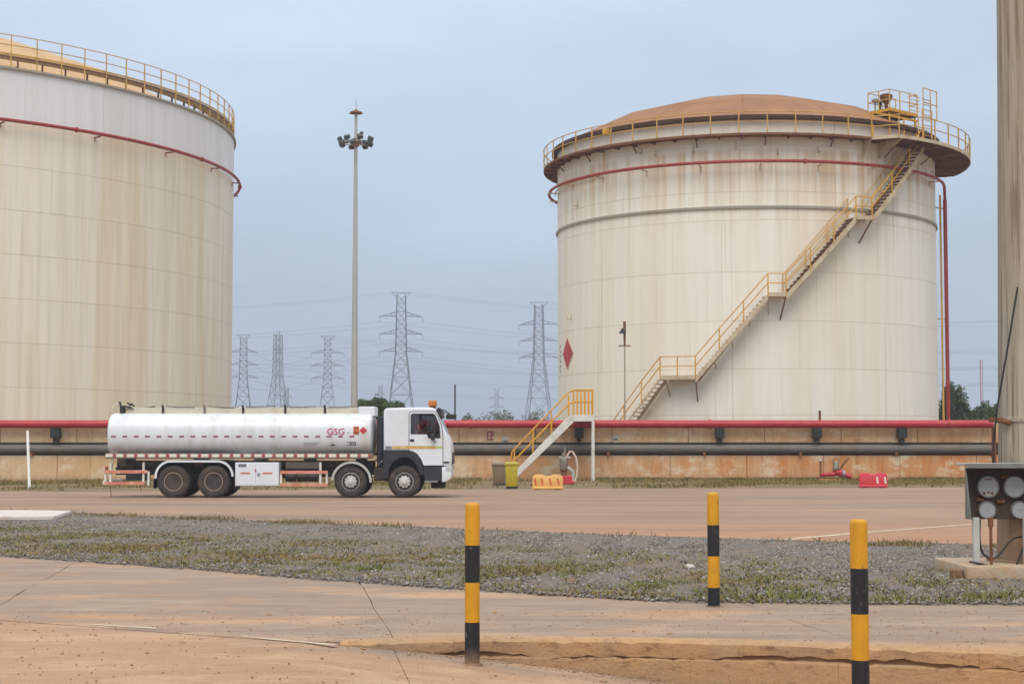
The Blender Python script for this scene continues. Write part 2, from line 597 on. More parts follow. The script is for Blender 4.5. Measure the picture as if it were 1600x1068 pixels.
M['line_paint'] = simple('worn road paint', srgb(206, 186, 160), 0.8, var=0.1, scale=6, dirt=srgb(180, 148, 118), dirt_amt=1.0, dirt_scale=2.4)


def leafmat(name, c1, c2, c3=None, sc=0.8, hz=0.5):
    t = NT(name)
    n = t.noise(sc, detail=2)
    n2 = t.n.new('ShaderNodeTexWhiteNoise')
    t.l.new(t.map((9, 9, 9)), n2.inputs['Vector'])
    cc = t.mix(t.rng(n, 0.35, 0.65), c1, c2)
    if c3: cc = t.mix(t.rng(n2.outputs[0], 0.6, 1.0, 0, 0.7), cc, c3)
    t.color(cc)
    t.rough(0.7)
    t.b.inputs['Specular IOR Level'].default_value = 0.25
    return t.m
M['leaf_dark'] = leafmat('dark leaf', srgb(52, 68, 38), srgb(70, 84, 44), srgb(86, 100, 56), 0.9)
M['leaf_mid'] = leafmat('acacia leaf', srgb(66, 88, 40), srgb(84, 104, 52), srgb(98, 112, 60), 1.2)
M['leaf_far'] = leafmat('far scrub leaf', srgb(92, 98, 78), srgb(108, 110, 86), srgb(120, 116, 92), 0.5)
M['bark'] = simple('bark', srgb(88, 72, 58), 0.9, var=0.25, scale=6)
M['grass'] = leafmat('dry grass', srgb(134, 112, 62), srgb(104, 102, 50), srgb(160, 132, 84), 0.6)
M['grass_green'] = leafmat('green weeds', srgb(98, 106, 50), srgb(118, 116, 60), srgb(142, 128, 76), 0.7)
def stone_mat():
    t = NT('grey crushed stone')
    cell = t.n.new('ShaderNodeTexVoronoi')
    cell.inputs['Scale'].default_value = 20
    t.l.new(t.pos, cell.inputs['Vector'])
    s = t.n.new('ShaderNodeSeparateColor')
    t.l.new(cell.outputs['Color'], s.inputs[0])
    cc = t.mix(s.outputs[0], srgb(86, 79, 73), srgb(142, 132, 121))
    cc = t.mix(t.rng(s.outputs[1], 0.7, 1.0, 0, 0.8), cc, srgb(142, 118, 96))
    cc = t.mix(t.rng(s.outputs[2], 0.88, 0.95, 0, 0.9), cc, srgb(168, 160, 152))
    t.color(cc)
    t.rough(0.85)
    return t.m
M['stone'] = stone_mat()

def boll(name, c, chip, dirt):
    t = NT(name)
    a = t.noise(6, detail=5, rough=0.6)
    b = t.noise(26, t.map((1, 1, 0.55)), detail=6, rough=0.7)
    d = t.noise(5, t.map((3, 3, 0.4)), detail=5, rough=0.6)
    cc = t.mix(t.rng(a, 0.3, 0.7), mul(c, 0.90), mul(c, 1.08))
    cc = t.mix(t.rng(d, 0.52, 0.75, 0, 0.45), cc, dirt)
    cc = t.mix(t.rng(b, 0.63, 0.66, 0, 0.85), cc, chip)
    z = t.xyz()[2]
    cc = t.mix(t.math('MULTIPLY', t.rng(z, 0.0, -0.15), t.rng(a, 0.35, 0.6)), cc, srgb(150, 118, 88))
    t.color(cc)
    t.rough(t.rng(d, 0.3, 0.7, 0.45, 0.7))
    t.bump(b, 0.0015)
    return t.m
M['boll_yellow'] = boll('bollard yellow', srgb(207, 147, 8), srgb(120, 92, 40), srgb(168, 118, 34))
M['boll_black'] = boll('bollard black', srgb(20, 22, 27), srgb(112, 104, 98), srgb(66, 58, 52))
M['truck_white'] = simple('truck white paint', srgb(222, 226, 230), 0.28, var=0.02, scale=1.5, dirt=srgb(196, 186, 172), dirt_amt=0.35, dirt_scale=1.2, spec=0.5)
M['tank_body'] = simple('tanker barrel paint', srgb(218, 222, 224), 0.32, var=0.03, scale=1, dirt=srgb(184, 172, 154), dirt_amt=0.55, dirt_scale=1.8, streak=True, spec=0.5)
M['cream_cat'] = simple('cream catwalk paint', srgb(206, 196, 176), 0.6, var=0.08, scale=2, dirt=srgb(150, 128, 100), dirt_amt=0.6)
M['tyre'] = simple('dusty tyre rubber', srgb(58, 52, 48), 0.85, var=0.15, scale=5, dirt=srgb(104, 84, 68), dirt_amt=0.5, dirt_scale=4)
M['rim_brown'] = simple('dirty steel rim', srgb(176, 150, 130), 0.7, 0.1, var=0.2, scale=6, dirt=srgb(84, 66, 56), dirt_amt=0.6, dirt_scale=6)
M['rim_silver'] = simple('silver wheel disc', srgb(204, 200, 194), 0.5, 0.1, var=0.1, scale=8, dirt=srgb(140, 122, 106), dirt_amt=0.4, dirt_scale=6)
M['plastic_black'] = simple('black plastic', srgb(36, 38, 44), 0.5, var=0.1, scale=3, dirt=srgb(84, 72, 62), dirt_amt=0.3)
M['chassis'] = simple('chassis grime', srgb(52, 46, 42), 0.8, var=0.25, scale=4, dirt=srgb(96, 76, 60), dirt_amt=0.5, dirt_scale=3)
M['underbody'] = simple('underbody grey', srgb(120, 112, 102), 0.7, var=0.15, scale=3, dirt=srgb(80, 66, 54), dirt_amt=0.6)
M['refl_red'] = simple('red reflective tape', srgb(168, 84, 78), 0.5, var=0.1, scale=6)
M['refl_white'] = simple('white reflective tape', srgb(222, 214, 200), 0.5, var=0.05, scale=6)
M['maroon'] = simple('maroon dash print', srgb(138, 74, 84), 0.5, var=0.1, scale=6)
M['logo'] = simple('crimson lettering', srgb(184, 92, 116), 0.5, var=0.05, scale=6)
M['print_grey'] = simple('grey lettering', srgb(150, 152, 156), 0.5, var=0.05)
M['print_dark'] = simple('dark lettering', srgb(60, 62, 66), 0.5, var=0.05)
M['orange_plate'] = simple('orange hazard plate', srgb(206, 104, 44), 0.5, var=0.06, scale=8)
M['orange_rail'] = simple('orange white guard rail', srgb(206, 128, 100), 0.6, var=0.12, scale=3, dirt=srgb(224, 200, 180), dirt_amt=0.9, dirt_scale=3)
M['stripe'] = simple('amber stripe tape', srgb(206, 160, 76), 0.5, var=0.08, scale=5, dirt=srgb(220, 206, 170), dirt_amt=0.7, dirt_scale=3)
M['lime'] = simple('lime stripe tape', srgb(188, 196, 96), 0.5, var=0.05)
M['beacon'] = simple('amber beacon lens', srgb(196, 112, 44), 0.3, var=0.1, scale=10)
M['seat'] = simple('dark seat cloth', srgb(30, 28, 30), 0.9, var=0.1)
M['skin'] = simple('dark skin', srgb(88, 58, 44), 0.55, var=0.08, scale=9)
M['red_shirt'] = simple('red shirt cloth', srgb(186, 44, 50), 0.85, var=0.12, scale=8)
M['trousers'] = simple('dark trousers', srgb(40, 42, 52), 0.9, var=0.1)
M['hair'] = simple('black hair', srgb(20, 17, 16), 0.9, var=0.2, scale=30)
M['lamp_glass'] = simple('lamp lens', srgb(190, 194, 196), 0.12, var=0.03)
M['bin_yellow'] = simple('yellow bin plastic', srgb(186, 168, 20), 0.5, var=0.08, scale=3, dirt=srgb(120, 104, 40), dirt_amt=0.5)
M['bin_brown'] = simple('brown bin plastic', srgb(128, 108, 82), 0.6, var=0.1, scale=3, dirt=srgb(90, 72, 54), dirt_amt=0.6)
M['barrier_yellow'] = simple('sun faded barrier plastic', srgb(228, 178, 96), 0.5, var=0.06, scale=3, dirt=srgb(190, 140, 80), dirt_amt=0.4)
M['barrier_red'] = simple('red barrier plastic', srgb(206, 52, 68), 0.45, var=0.08, scale=3, dirt=srgb(180, 96, 84), dirt_amt=0.4)
M['barrier_stripe'] = simple('orange red print', srgb(206, 92, 56), 0.5, var=0.06)
M['brass'] = simple('grey valve metal', srgb(140, 130, 116), 0.45, 0.5, var=0.2, scale=6)
M['hose'] = simple('faded canvas hose', srgb(206, 176, 160), 0.8, var=0.1, scale=5)
def mast_mat():
    t = NT('stained mast steel')
    a = t.noise(1.0, t.map((13, 13, 0.16)), detail=5, rough=0.65)
    b = t.noise(1.0, t.map((22, 22, 0.5)), detail=4, rough=0.6)
    c = t.noise(0.9, detail=4)
    cc = t.mix(t.rng(a, 0.38, 0.62), srgb(176, 163, 144), srgb(146, 130, 110))
    cc = t.mix(t.rng(b, 0.52, 0.64, 0, 0.75), cc, srgb(110, 90, 74))
    cc = t.mix(t.rng(a, 0.60, 0.75, 0, 0.6), cc, srgb(142, 104, 74))
    cc = t.mix(t.rng(c, 0.3, 0.5, 0.3, 0), cc, srgb(138, 136, 132))
    t.color(cc)
    t.rough(0.75)
    return t.m
M['mast'] = mast_mat()
M['pole_pale'] = simple('pale grey mast paint', srgb(176, 174, 168), 0.55, var=0.08, scale=1)
M['mast_rust'] = simple('rusted mast foot', srgb(150, 122, 94), 0.8, var=0.2, scale=2, dirt=srgb(120, 74, 42), dirt_amt=0.95, dirt_scale=3.0, streak=True)
M['hood'] = simple('grey hood sheet', srgb(132, 132, 124), 0.55, 0.1, var=0.08, scale=3, dirt=srgb(96, 80, 66), dirt_amt=0.45)
M['hood_top'] = simple('pale hood top', srgb(186, 184, 176), 0.5, var=0.08, scale=3, dirt=srgb(130, 118, 100), dirt_amt=0.4)
M['board'] = simple('dark mounting board', srgb(84, 68, 58), 0.85, var=0.2, scale=6, dirt=srgb(92, 62, 42), dirt_amt=0.6)
M['dial'] = simple('gauge face', srgb(166, 167, 168), 0.25, var=0.06, scale=9, dirt=srgb(150, 146, 140), dirt_amt=0.4, dirt_scale=7)
M['plinth'] = simple('stained plinth concrete', srgb(178, 158, 132), 0.9, var=0.12, scale=3, dirt=srgb(186, 122, 72), dirt_amt=0.95, dirt_scale=2.6, bump=0.01, bscale=20)
M['cable'] = simple('black cable', srgb(40, 36, 36), 0.6, var=0.1)
M['cover_slab'] = simple('pale concrete cover', srgb(208, 194, 186), 0.85, var=0.06, scale=3, dirt=srgb(176, 150, 128), dirt_amt=0.5)
M['sign_white'] = simple('faded sign plate', srgb(206, 182, 158), 0.6, var=0.06)
M['sign_red'] = simple('faded sign red', srgb(150, 62, 54), 0.6, var=0.1, scale=9)
M['hazard_red'] = simple('hazard diamond red', srgb(184, 42, 62), 0.5, var=0.06, scale=2)
M['flood'] = simple('floodlight housing', srgb(74, 76, 78), 0.5, 0.2, var=0.1)


def glass_mat(name, tint, alpha):
    t = NT(name)
    t.color(tint)
    t.rough(0.03)
    t.b.inputs['Transmission Weight'].default_value = alpha
    t.b.inputs['IOR'].default_value = 1.45
    return t.m
M['glass'] = glass_mat('cab glass', (0.75, 0.8, 0.8), 0.97)
M['dimmed'] = glass_mat('tinted far window', (0.12, 0.13, 0.13), 0.9)  # shade inside the cab put into the colour of the far glass
M['windscreen'] = glass_mat('windscreen glass', (0.55, 0.6, 0.62), 0.9)
# ================================================================== GROUND, ROAD, APRON
def lerp_poly(pts):
    xs = [p[0] for p in pts]
    ys = [p[1] for p in pts]
    return lambda x: float(np.interp(x, xs, ys))

def world_line(pxs):
    return [(p.x, p.y) for p in (ground_at(a, b) for a, b in pxs)]

kerb_line = [(-60, 46), (-45, 36.5), (-14, 20.5), (-4.9, 16.0), (-3.86, 15.4), (-2.08, 14.35), (-1.47, 14.15), (-0.35, 14.42), (1.1, 14.35), (2.2, 14.1), (4.15, 13.5), (8, 12.2), (14, 10), (40, 0), (60, -8)]
kerbY = lerp_poly(kerb_line)
apron_far = [(-60, 47)] + [(-45, 41)] + world_line([(-200, 857), (0, 868), (250, 885), (500, 905), (750, 922), (1000, 938), (1200, 942), (1600, 944), (1900, 945)]) + [(14, 17.6), (60, 18)]
apronY = lerp_poly(apron_far)
road_near = [(-200, 60), (-60, 50), (-30, 46.5)] + world_line([(0, 798), (100, 800), (200, 806), (500, 818), (800, 830), (1000, 838), (1250, 846), (1520, 852), (1900, 862)]) + [(60, 20), (200, 19)]
roadY = lerp_poly(road_near)
road_far = [(-200, 58), (-60, 59)] + world_line([(0, 768), (700, 764), (1200, 762), (1500, 761)]) + [(60, 68), (200, 69)]
vergeY = lerp_poly(road_far)

def yardZ(x):
    t = min(max((x + 1.6) / 4.2, 0), 1)
    return -0.50 * t

# far ground: one sheet to the horizon, dipping under the lower yard in front of the kerb
def ground_sheet():
    ys = [-400, -60, -20, 0, 6, 9, 11, 12, 13, 14, 15, 16, 18, 22, 30, 50, 80, 120, 200, 500, 1500, 6000]
    xs = [-6000, -1500, -400, -120, -60, -30, -14, -8, -5, -3, -2, -1.5, -0.5, 0.5, 1.5, 2.6, 4, 6, 9, 14, 30, 60, 120, 400, 1500, 6000]
    vs, fs = [], []
    for y in ys:
        for x in xs:
            low = y < kerbY(x) + 0.9
            vs.append((x, y, (yardZ(x) if low else 0) - 0.045))
    W = len(xs)
    for j in range(len(ys) - 1):
        for i in range(W - 1):
            fs.append((j * W + i, j * W + i + 1, (j + 1) * W + i + 1, (j + 1) * W + i))
    m = MB()
    m.add(vs, fs)
    return m.build('ground', M['ground'], smooth=0)
tag(ground_sheet(), 'bare earth stretching away beyond the tank farm', kind='structure')

def sheet(name, mat, x0, x1, n, near, far, z, rows=1, jit_near=0.0, jit_far=0.0, zj=0.0):
    vs, fs = [], []
    xs = np.linspace(x0, x1, n)
    for x in xs:
        a, b = near(x) + rnd.uniform(-jit_near, jit_near), far(x) + rnd.uniform(-jit_far, jit_far)
        for r in range(rows + 1):
            y = a + (b - a) * r / rows
            e = 0 if r in (0, rows) else rnd.uniform(0, zj)
            vs.append((x, y, z + e))
    k = rows + 1
    for i in range(n - 1):
        for r in range(rows):
            fs.append((i * k + r, (i + 1) * k + r, (i + 1) * k + r + 1, i * k + r + 1))
    m = MB()
    m.add(vs, fs)
    return m.build(name, mat, smooth=60)

tag(sheet('road', M['road'], -150, 150, 500, lambda x: roadY(x), lambda x: vergeY(x), 0.004, 3, 0.25, 0.35), 'dusty red brown road', kind='structure')
tag(sheet('gravel_bed', M['median'], -45, 30, 260, lambda x: apronY(x) - 0.3, lambda x: roadY(x) + 0.5, -0.004, 10, 0, 0, 0.05), 'grey gravel bed between road and apron', kind='structure')
tag(sheet('verge', M['verge'], -150, 150, 300, lambda x: vergeY(x) - 0.4, lambda x: 81.2, -0.002, 6, 0, 0, 0.05), 'rough grassy verge along the wall', kind='structure')

# concrete slabs: split along the joints that run away from the camera
def jointX(k, Y):
    return -1.10 + 3.9 * k - 0.14 * (Y - 15)

apron = tag(empty('apron'), 'dusty concrete apron with joints', kind='structure')
yard = tag(empty('yard'), 'lower dusty yard in front of the kerb', kind='structure')

def slab(parent, k, near, far, zfn, gap=0.003, nu=10, nv=8, skirt=0.05):
    vs, fs = [], []
    wob = [0.012 * math.sin(j * 1.3) for j in range(nv + 1)]
    for j in range(nv + 1):
        for i in range(nu + 1):
            u = i / nu
            Y = 18.0
            for _ in range(4):
                xa, xb = jointX(k, Y) + gap, jointX(k + 1, Y) - gap
                x = xa + (xb - xa) * u
                Y = near(x) + (far(x) - near(x)) * j / nv
            if i in (0, nu): x += wob[j]
            vs.append((x, Y, zfn(x)))
    W = nu + 1
    for j in range(nv):
        for i in range(nu):
            fs.append((j * W + i, j * W + i + 1, (j + 1) * W + i + 1, (j + 1) * W + i))
    ring = [i for i in range(W)] + [j * W + nu for j in range(1, nv + 1)] + [nv * W + i for i in range(nu - 1, -1, -1)] + [j * W for j in range(nv - 1, 0, -1)]
    o = len(vs)
    for i in ring:
        x, y, z = vs[i]
        vs.append((x, y, z - skirt))
    n = len(ring)
    for i in range(n):
        fs.append((ring[i], o + i, o + (i + 1) % n, ring[(i + 1) % n]))
    m = MB()
    m.add(vs, fs)
    return m.build('concrete_slab', M['apron'], parent, smooth=30)

def apron_near(x):
    return kerbY(x) + 0.02 + 0.24 * min(max((x + 1.5) / 1.2, 0), 1)
for k in range(-9, 8):
    slab(apron, k, apron_near, lambda x: apronY(x) + rnd.uniform(-0.10, 0.10), lambda x: 0.0)
for k in range(-9, 8):
    slab(yard, k, lambda x: -14.0, lambda x: kerbY(x) - 0.012, lambda x: yardZ(x) - 0.003, nv=14)

# broken kerb: two courses of units along the step
kerb = tag(empty('kerb'), 'broken earth stained kerb stepping down to the yard', kind='structure')
def kerb_unit(xa, xb, z_top, z_bot_fn, depth, proud, jag, name):
    n = max(4, int((xb - xa) / 0.07))
    vs, fs = [], []
    ph = rnd.uniform(0, 10)
    for i in range(n + 1):
        x = xa + (xb - xa) * i / n
        y = kerbY(x) - proud
        zb = z_bot_fn(x) + jag * (math.sin(x * 9 + ph) * 0.5 + math.sin(x * 23 + ph * 2) * 0.35 + rnd.uniform(-0.6, 0.6))
        e = [rnd.uniform(-0.009, 0.009) for _ in range(4)]
        chip = 0.012 + (rnd.uniform(0, 0.04) if rnd.random() < 0.25 else 0)
        vs += [(x, y + depth, z_top), (x, y + 0.02 + chip, z_top + e[0] * 0.4), (x, y + e[1], z_top - 0.016 - chip * 0.5), (x, y + e[2], (z_top + zb) / 2), (x, y + 0.008 + e[3], zb), (x, y + depth, zb)]
    k = 6
    for i in range(n):
        for r in range(k):
            r2 = (r + 1) % k
            fs.append((i * k + r, i * k + r2, (i + 1) * k + r2, (i + 1) * k + r))
    fs.append(tuple(range(k)))
    fs.append(tuple(n * k + r for r in reversed(range(k))))
    m = MB()
    m.add(vs, fs)
    return m.build(name, M['kerb'], kerb, smooth=28)
x = -1.45
while x < 9:
    w = rnd.uniform(0.85, 1.25)
    kerb_unit(x, x + w - 0.0015, 0.002, lambda q: -0.125 - 0.022 * math.sin(q * 1.7) - 0.012 * math.sin(q * 5.1), 0.25, 0.0, 0.016, 'kerb_stone')
    x += w
x = -0.75
while x < 9:
    w = rnd.uniform(0.9, 1.5)
    kerb_unit(x, x + w - 0.0015, -0.138, lambda q: -0.85, 0.22, -0.004, 0.0, 'kerb_footing_block')
    x += w
# packed dark earth showing in the crack between the courses
m = MB()
for i in range(120):
    xa = -1.5 + i * 0.09
    xb = xa + 0.09
    ya, yb = kerbY(xa) + 0.035, kerbY(xb) + 0.035
    m.add([(xa, ya, -0.3), (xb, yb, -0.3), (xb, yb, -0.09), (xa, ya, -0.09), (xa, ya + 0.1, -0.3), (xb, yb + 0.1, -0.3), (xb, yb + 0.1, -0.09), (xa, ya + 0.1, -0.09)],
          [(0, 1, 2, 3), (3, 2, 6, 7), (5, 4, 7, 6)])
m.build('crack_fill', M['crack'], kerb, smooth=0)

# painted lines
def painted(name, pts, w, z, label, broken=0.0):
    m = MB()
    P = [Vector((*p, 0)) for p in pts]
    for a, b in zip(P[:-1], P[1:]):
        L = (b - a).length
        d = (b - a) / L
        s = Vector((-d.y, d.x, 0))
        q = 0.0
        while q < L - 0.05:
            e = min(L, q + rnd.uniform(0.35, 0.9))
            if rnd.random() > broken:
                w1, w2 = w * rnd.uniform(0.6, 1), w * rnd.uniform(0.6, 1)
                vs = [a + d * q - s * w1 / 2, a + d * e - s * w2 / 2, a + d * e + s * w2 / 2, a + d * q + s * w1 / 2]
                m.add([(p.x, p.y, z) for p in vs], [(0, 1, 2, 3)])
            q = e
    return tag(m.build(name, M['line_paint'], smooth=0), label, kind='structure')
ga = lambda a, b: tuple(ground_at(a, b)[:2])
painted('road_marking', [ga(1225, 843), ga(1360, 831), ga(1520, 819)], 0.24, 0.009, 'thin white line across the road by the gravel edge')
painted('apron_marking', [ga(140, 975), ga(300, 985), ga(430, 999), ga(525, 1007)], 0.09, 0.0045, 'worn white line where the apron meets the yard', 0.3)

# ------------------------------------------------------------------ loose stuff on the ground
def stones(name, P, size, mat):
    """one small irregular octahedron-like stone per point"""
    n = len(P)
    base = np.array([(1, 0, 0), (-1, 0, 0), (0, 1, 0), (0, -1, 0), (0, 0, 1), (0, 0, -1)], float)
    tri = np.array([(0, 2, 4), (2, 1, 4), (1, 3, 4), (3, 0, 4), (2, 0, 5), (1, 2, 5), (3, 1, 5), (0, 3, 5)])
    sc = size * nrng.lognormal(0, 0.35, n)
    j = nrng.uniform(0.6, 1.3, (n, 6, 1))
    an = nrng.uniform(0, math.tau, n)
    c, s = np.cos(an), np.sin(an)
    v = base[None] * j
    v = v + nrng.normal(0, 0.18, v.shape)
    x = v[..., 0] * c[:, None] - v[..., 1] * s[:, None]
    y = v[..., 0] * s[:, None] + v[..., 1] * c[:, None]
    z = v[..., 2] * 0.75
    v = np.stack([x, y, z], -1) * sc[:, None, None] + P[:, None, :]
    f = tri[None] + (np.arange(n) * 6)[:, None, None]
    return raw_mesh(name, v.reshape(-1, 3), f.reshape(-1, 3), mat)

def blades(name, P, h, w, mat, lean=0.5):
    n = len(P)
    an = nrng.uniform(0, math.tau, n)
    hh = h * nrng.uniform(0.4, 1.25, n)
    lean_v = nrng.normal(0, lean, (n, 2)) * hh[:, None]
    d = np.stack([np.cos(an), np.sin(an), np.zeros(n)], -1) * (w * nrng.uniform(0.6, 1.3, n))[:, None]
    mid = P + np.stack([lean_v[:, 0] * 0.3, lean_v[:, 1] * 0.3, hh * 0.6], -1)
    tip = P + np.stack([lean_v[:, 0], lean_v[:, 1], hh], -1)
    v = np.stack([P - d, P + d, mid + d * 0.7, mid - d * 0.7, tip], 1)
    f = (np.array([(0, 1, 2), (0, 2, 3), (3, 2, 4)])[None] + (np.arange(n) * 5)[:, None, None]).reshape(-1, 3)
    return raw_mesh(name, v.reshape(-1, 3), f, mat)

def lumpy(x, y, s, seed=0.0):
    return (np.sin(x * s + seed) * np.cos(y * s * 1.7 - seed * 2) + 0.6 * np.sin(x * s * 2.3 - y * s * 1.1 + seed * 3) + 0.4 * np.cos(x * s * 4.1 + y * s * 5.3 + seed)) / 2.0

def median_pts(n, tmin=0.0, tmax=1.0):
    px = nrng.uniform(-13, 11, n)
    t = nrng.uniform(tmin, tmax, n)
    a = np.array([apronY(x) for x in px])
    b = np.array([roadY(x) for x in px])
    return px, a + (b - a) * t, t

x, y, t = median_pts(190000, -0.01, 1.0)
keep = (nrng.random(len(x)) < np.clip(1.5 - y / 36, 0.25, 1)) & (nrng.random(len(x)) < 0.55 + 0.45 * (t > 0.25))
P = np.stack([x, y, np.full(len(x), 0.02)], -1)[keep]
tag(stones('gravel', P, 0.0185, M['stone']), 'loose grey crushed stone', kind='stuff')

# dry grass thickest on the near side of the gravel, thinner to the right
x, y, t = median_pts(240000, 0.0, 0.75)
dens = np.clip(1.0 - np.abs(t - 0.25) * 2.4, 0, 1) * np.clip(0.36 + 0.8 * lumpy(x, y, 0.9, 1.3) + 0.6 * lumpy(x, y, 3.1, 4), 0.03, 1)
dens *= np.where(x > 1.6, np.clip(1.0 - (x - 1.6) * 0.25, 0.22, 1), 1.0)
keep = nrng.random(len(x)) < dens
P = np.stack([x, y, np.zeros(len(x))], -1)[keep][:90000]
tag(blades('dry_grass', P, 0.068, 0.011, M['grass'], 0.9), 'short dry grass growing through the gravel', kind='stuff')
x, y, t = median_pts(160000, 0.0, 0.5)
dens = np.clip(0.5 - np.abs(t - 0.12) * 3.2, 0, 1) * np.clip(lumpy(x, y, 1.7, 2.2) * 1.8 - 0.45, 0, 1)
near = (x > 2.0) & (t < 0.10)
dens = np.where(near, np.clip(0.55 - t * 7 + 0.6 * lumpy(x, y, 2.5, 1), 0, 1), dens)
keep = nrng.random(len(x)) < dens
P = np.stack([x, y, np.zeros(len(x))], -1)[keep][:40000]
tag(blades('green_weeds', P, 0.08, 0.010, M['grass_green'], 0.6), 'green weeds along the apron edge', kind='stuff')
# ragged grass on the road edge of the gravel
x, y, t = median_pts(60000, 0.90, 1.03)
keep = nrng.random(len(x)) < np.clip(0.05 + 0.8 * lumpy(x, y, 0.9, 5), 0, 1) * np.where(x < -2, 0.35, 0.05)
P = np.stack([x, y, np.zeros(len(x))], -1)[keep]
x, y, t = median_pts(30000, 0.86, 1.0)
k2 = (x > 5.2) & (nrng.random(len(x)) < np.clip(0.1 + 0.7 * lumpy(x, y, 1.5, 2), 0, 1))
P = np.concatenate([P, np.stack([x, y, np.zeros(len(x))], -1)[k2]])
tag(blades('edge_grass', P, 0.11, 0.010, M['grass'], 0.5), 'tufts of brown grass on the road side of the gravel', kind='stuff')
# verge grass under the wall
n = 130000
x = nrng.uniform(-30, 36, n)
y = np.array([vergeY(q) for q in x]) + nrng.uniform(0, 1, n) ** 1.0 * 19
y = np.minimum(y, 80.8)
dens = np.clip(0.35 + 0.75 * lumpy(x, y, 0.35, 3) + 0.5 * lumpy(x, y, 1.3, 1) + (y - 74) * 0.04, 0, 1)
bare = np.where((x > -1.5) & (x < 4.0), 0.12, 1.0)
keep = nrng.random(n) < dens * bare * 0.8
P = np.stack([x, y, np.zeros(n)], -1)[keep][:52000]
tag(blades('verge_grass', P, 0.17, 0.020, M['grass'], 0.5), 'rough dry grass along the foot of the wall', kind='stuff')
# pebbles and clods on the yard and apron
n = 1500
x = nrng.uniform(-5, 5, n)
y = nrng.uniform(8, 17, n)
z = np.array([yardZ(a) if b < kerbY(a) else 0.0 for a, b in zip(x, y)])
x2 = nrng.uniform(-1.4, 2.0, 160)
y2 = np.array([kerbY(a) for a in x2]) - np.abs(nrng.normal(0.08, 0.12, 160))
P = np.concatenate([np.stack([x, y, z + 0.004], -1), np.stack([x2, y2, np.array([yardZ(a) for a in x2]) + 0.005], -1)])
tag(stones('pebbles', P, 0.0085, M['kerb']), 'scattered clods and pebbles by the kerb', kind='stuff')
# ------------------------------------------------------------------ single lumps in the gravel
def rock(name, p, r, mat, label):
    bm = bmesh.new()
    bmesh.ops.create_icosphere(bm, subdivisions=2, radius=r)
    for v in bm.verts:
        v.co *= rnd.uniform(0.8, 1.15)
        v.co.z *= 0.6
    me = bpy.data.meshes.new(name)
    bm.to_mesh(me)
    bm.free()
    me.materials.append(mat)
    o = bpy.data.objects.new(name, me)
    o.location = p
    col.objects.link(o)
    return tag(o, label, 'rock')
p = ground_at(1078, 890); rock('rock', (p.x, p.y, 0.04), 0.075, M['cover_slab'], 'pale pinkish rock lying in the gravel beside the striped post')
p = ground_at(1068, 882); rock('rock', (p.x, p.y, 0.03), 0.06, M['board'], 'dark lump in the gravel touching the pale rock')
p = ground_at(893, 911); rock('rock', (p.x, p.y, 0.02), 0.07, M['crack'], 'dark clod at the grassy gravel edge')

# concrete cover slab lying by the road, at the far left
cs = MB()
a, b, c, d = ground_at(-60, 803), ground_at(112, 805), ground_at(84, 814), ground_at(-60, 815)
cs.add([(p.x, p.y, 0.02) for p in (d, c, b, a)] + [(p.x, p.y, 0.12) for p in (d, c, b, a)], [(3, 2, 1, 0), (4, 5, 6, 7), (0, 1, 5, 4), (1, 2, 6, 5), (2, 3, 7, 6), (3, 0, 4, 7)])
tag(cs.build('concrete_cover', M['cover_slab'], bevel=0.02), 'pale flat concrete cover lying between road and gravel', 'slab')

# ================================================================== CONTAINMENT WALL AND ITS PIPES
WALL_Y = 81.0
wall = tag(empty('containment_wall', (0, WALL_Y, 0)), 'long earth stained concrete containment wall in front of the tanks', 'wall')
Zl0, Zl1 = -0.1, gz(711, WALL_Y)
Zu1 = 2.78
Zm1 = gz(691, WALL_Y)
PW = 3.72
x = -63.0
i = 0
while x < 66:
    w = PW
    MB().bx(x + 0.010, x + w - 0.010, 0.0, 0.34, Zl0, Zl1).build('lower_panel', M['wall'], wall, bevel=0.02)
    MB().bx(x + 0.012 + 0.9, x + w - 0.012 + 0.9, 0.10, 0.34, Zm1, Zu1).build('upper_panel', M['wall'], wall, bevel=0.012)
    x += w
    i += 1
MB().bx(-63, 66, 0.05, 0.255, Zl0, Zl1 - 0.05).build('joint_backing', M['crack'], wall)
MB().bx(-62, 66.5, 0.26, 0.34, Zl1 - 0.04, Zu1 - 0.03).build('joint_backing', M['black_iron'], wall)  # black strip: the shade of the recess behind the pipe, put in as colour
# the two pipes on the wall
py_ = WALL_Y - 0.26
zr = (gz(656, py_) + gz(668.5, py_)) / 2
rr = (gz(656, py_) - gz(668.5, py_)) / 2
X_END = gx(1553, py_)
p = MB().tube([(-62, py_, zr), (-20, py_, zr), (X_END, py_, zr)], rr, 20).build('fire_main_pipe', M['red_pipe'])
tag(p, 'thick red pipe running along the top of the concrete wall', 'pipe')
q = -60.0
while q < X_END:
    MB().tube([(q - 0.05, py_, zr), (q + 0.05, py_, zr)], rr + 0.035, 20).build('flange', M['red_pipe'], p, smooth=40)
    q += 11.6
MB().tube([(X_END - 0.04, py_, zr), (X_END + 0.02, py_, zr)], rr + 0.03, 20).build('end_cap', M['rust_cream'], p)
for px in (-340, -140, 86, 400, 905, 1125, 1277, 1410):
    xx = gx(px, py_)
    w = 0.42
    m = MB().bx(xx - w / 2, xx + w / 2, WALL_Y - 0.42, WALL_Y + 0.09, gz(684, py_), zr - rr - 0.005)
    m.bx(xx - 0.1, xx + 0.1, WALL_Y - 0.3, WALL_Y + 0.09, gz(690, py_), gz(684, py_))
    m.build('pipe_bracket', M['black_iron'], p, bevel=0.02)
pd = WALL_Y - 0.02
zt, zb = gz(694, pd), gz(707.5, pd)
p2 = MB().tube([(-62, pd, (zt + zb) / 2), (X_END, pd, (zt + zb) / 2)], (zt - zb) / 2, 20).build('product_pipe', M['black_pipe'])
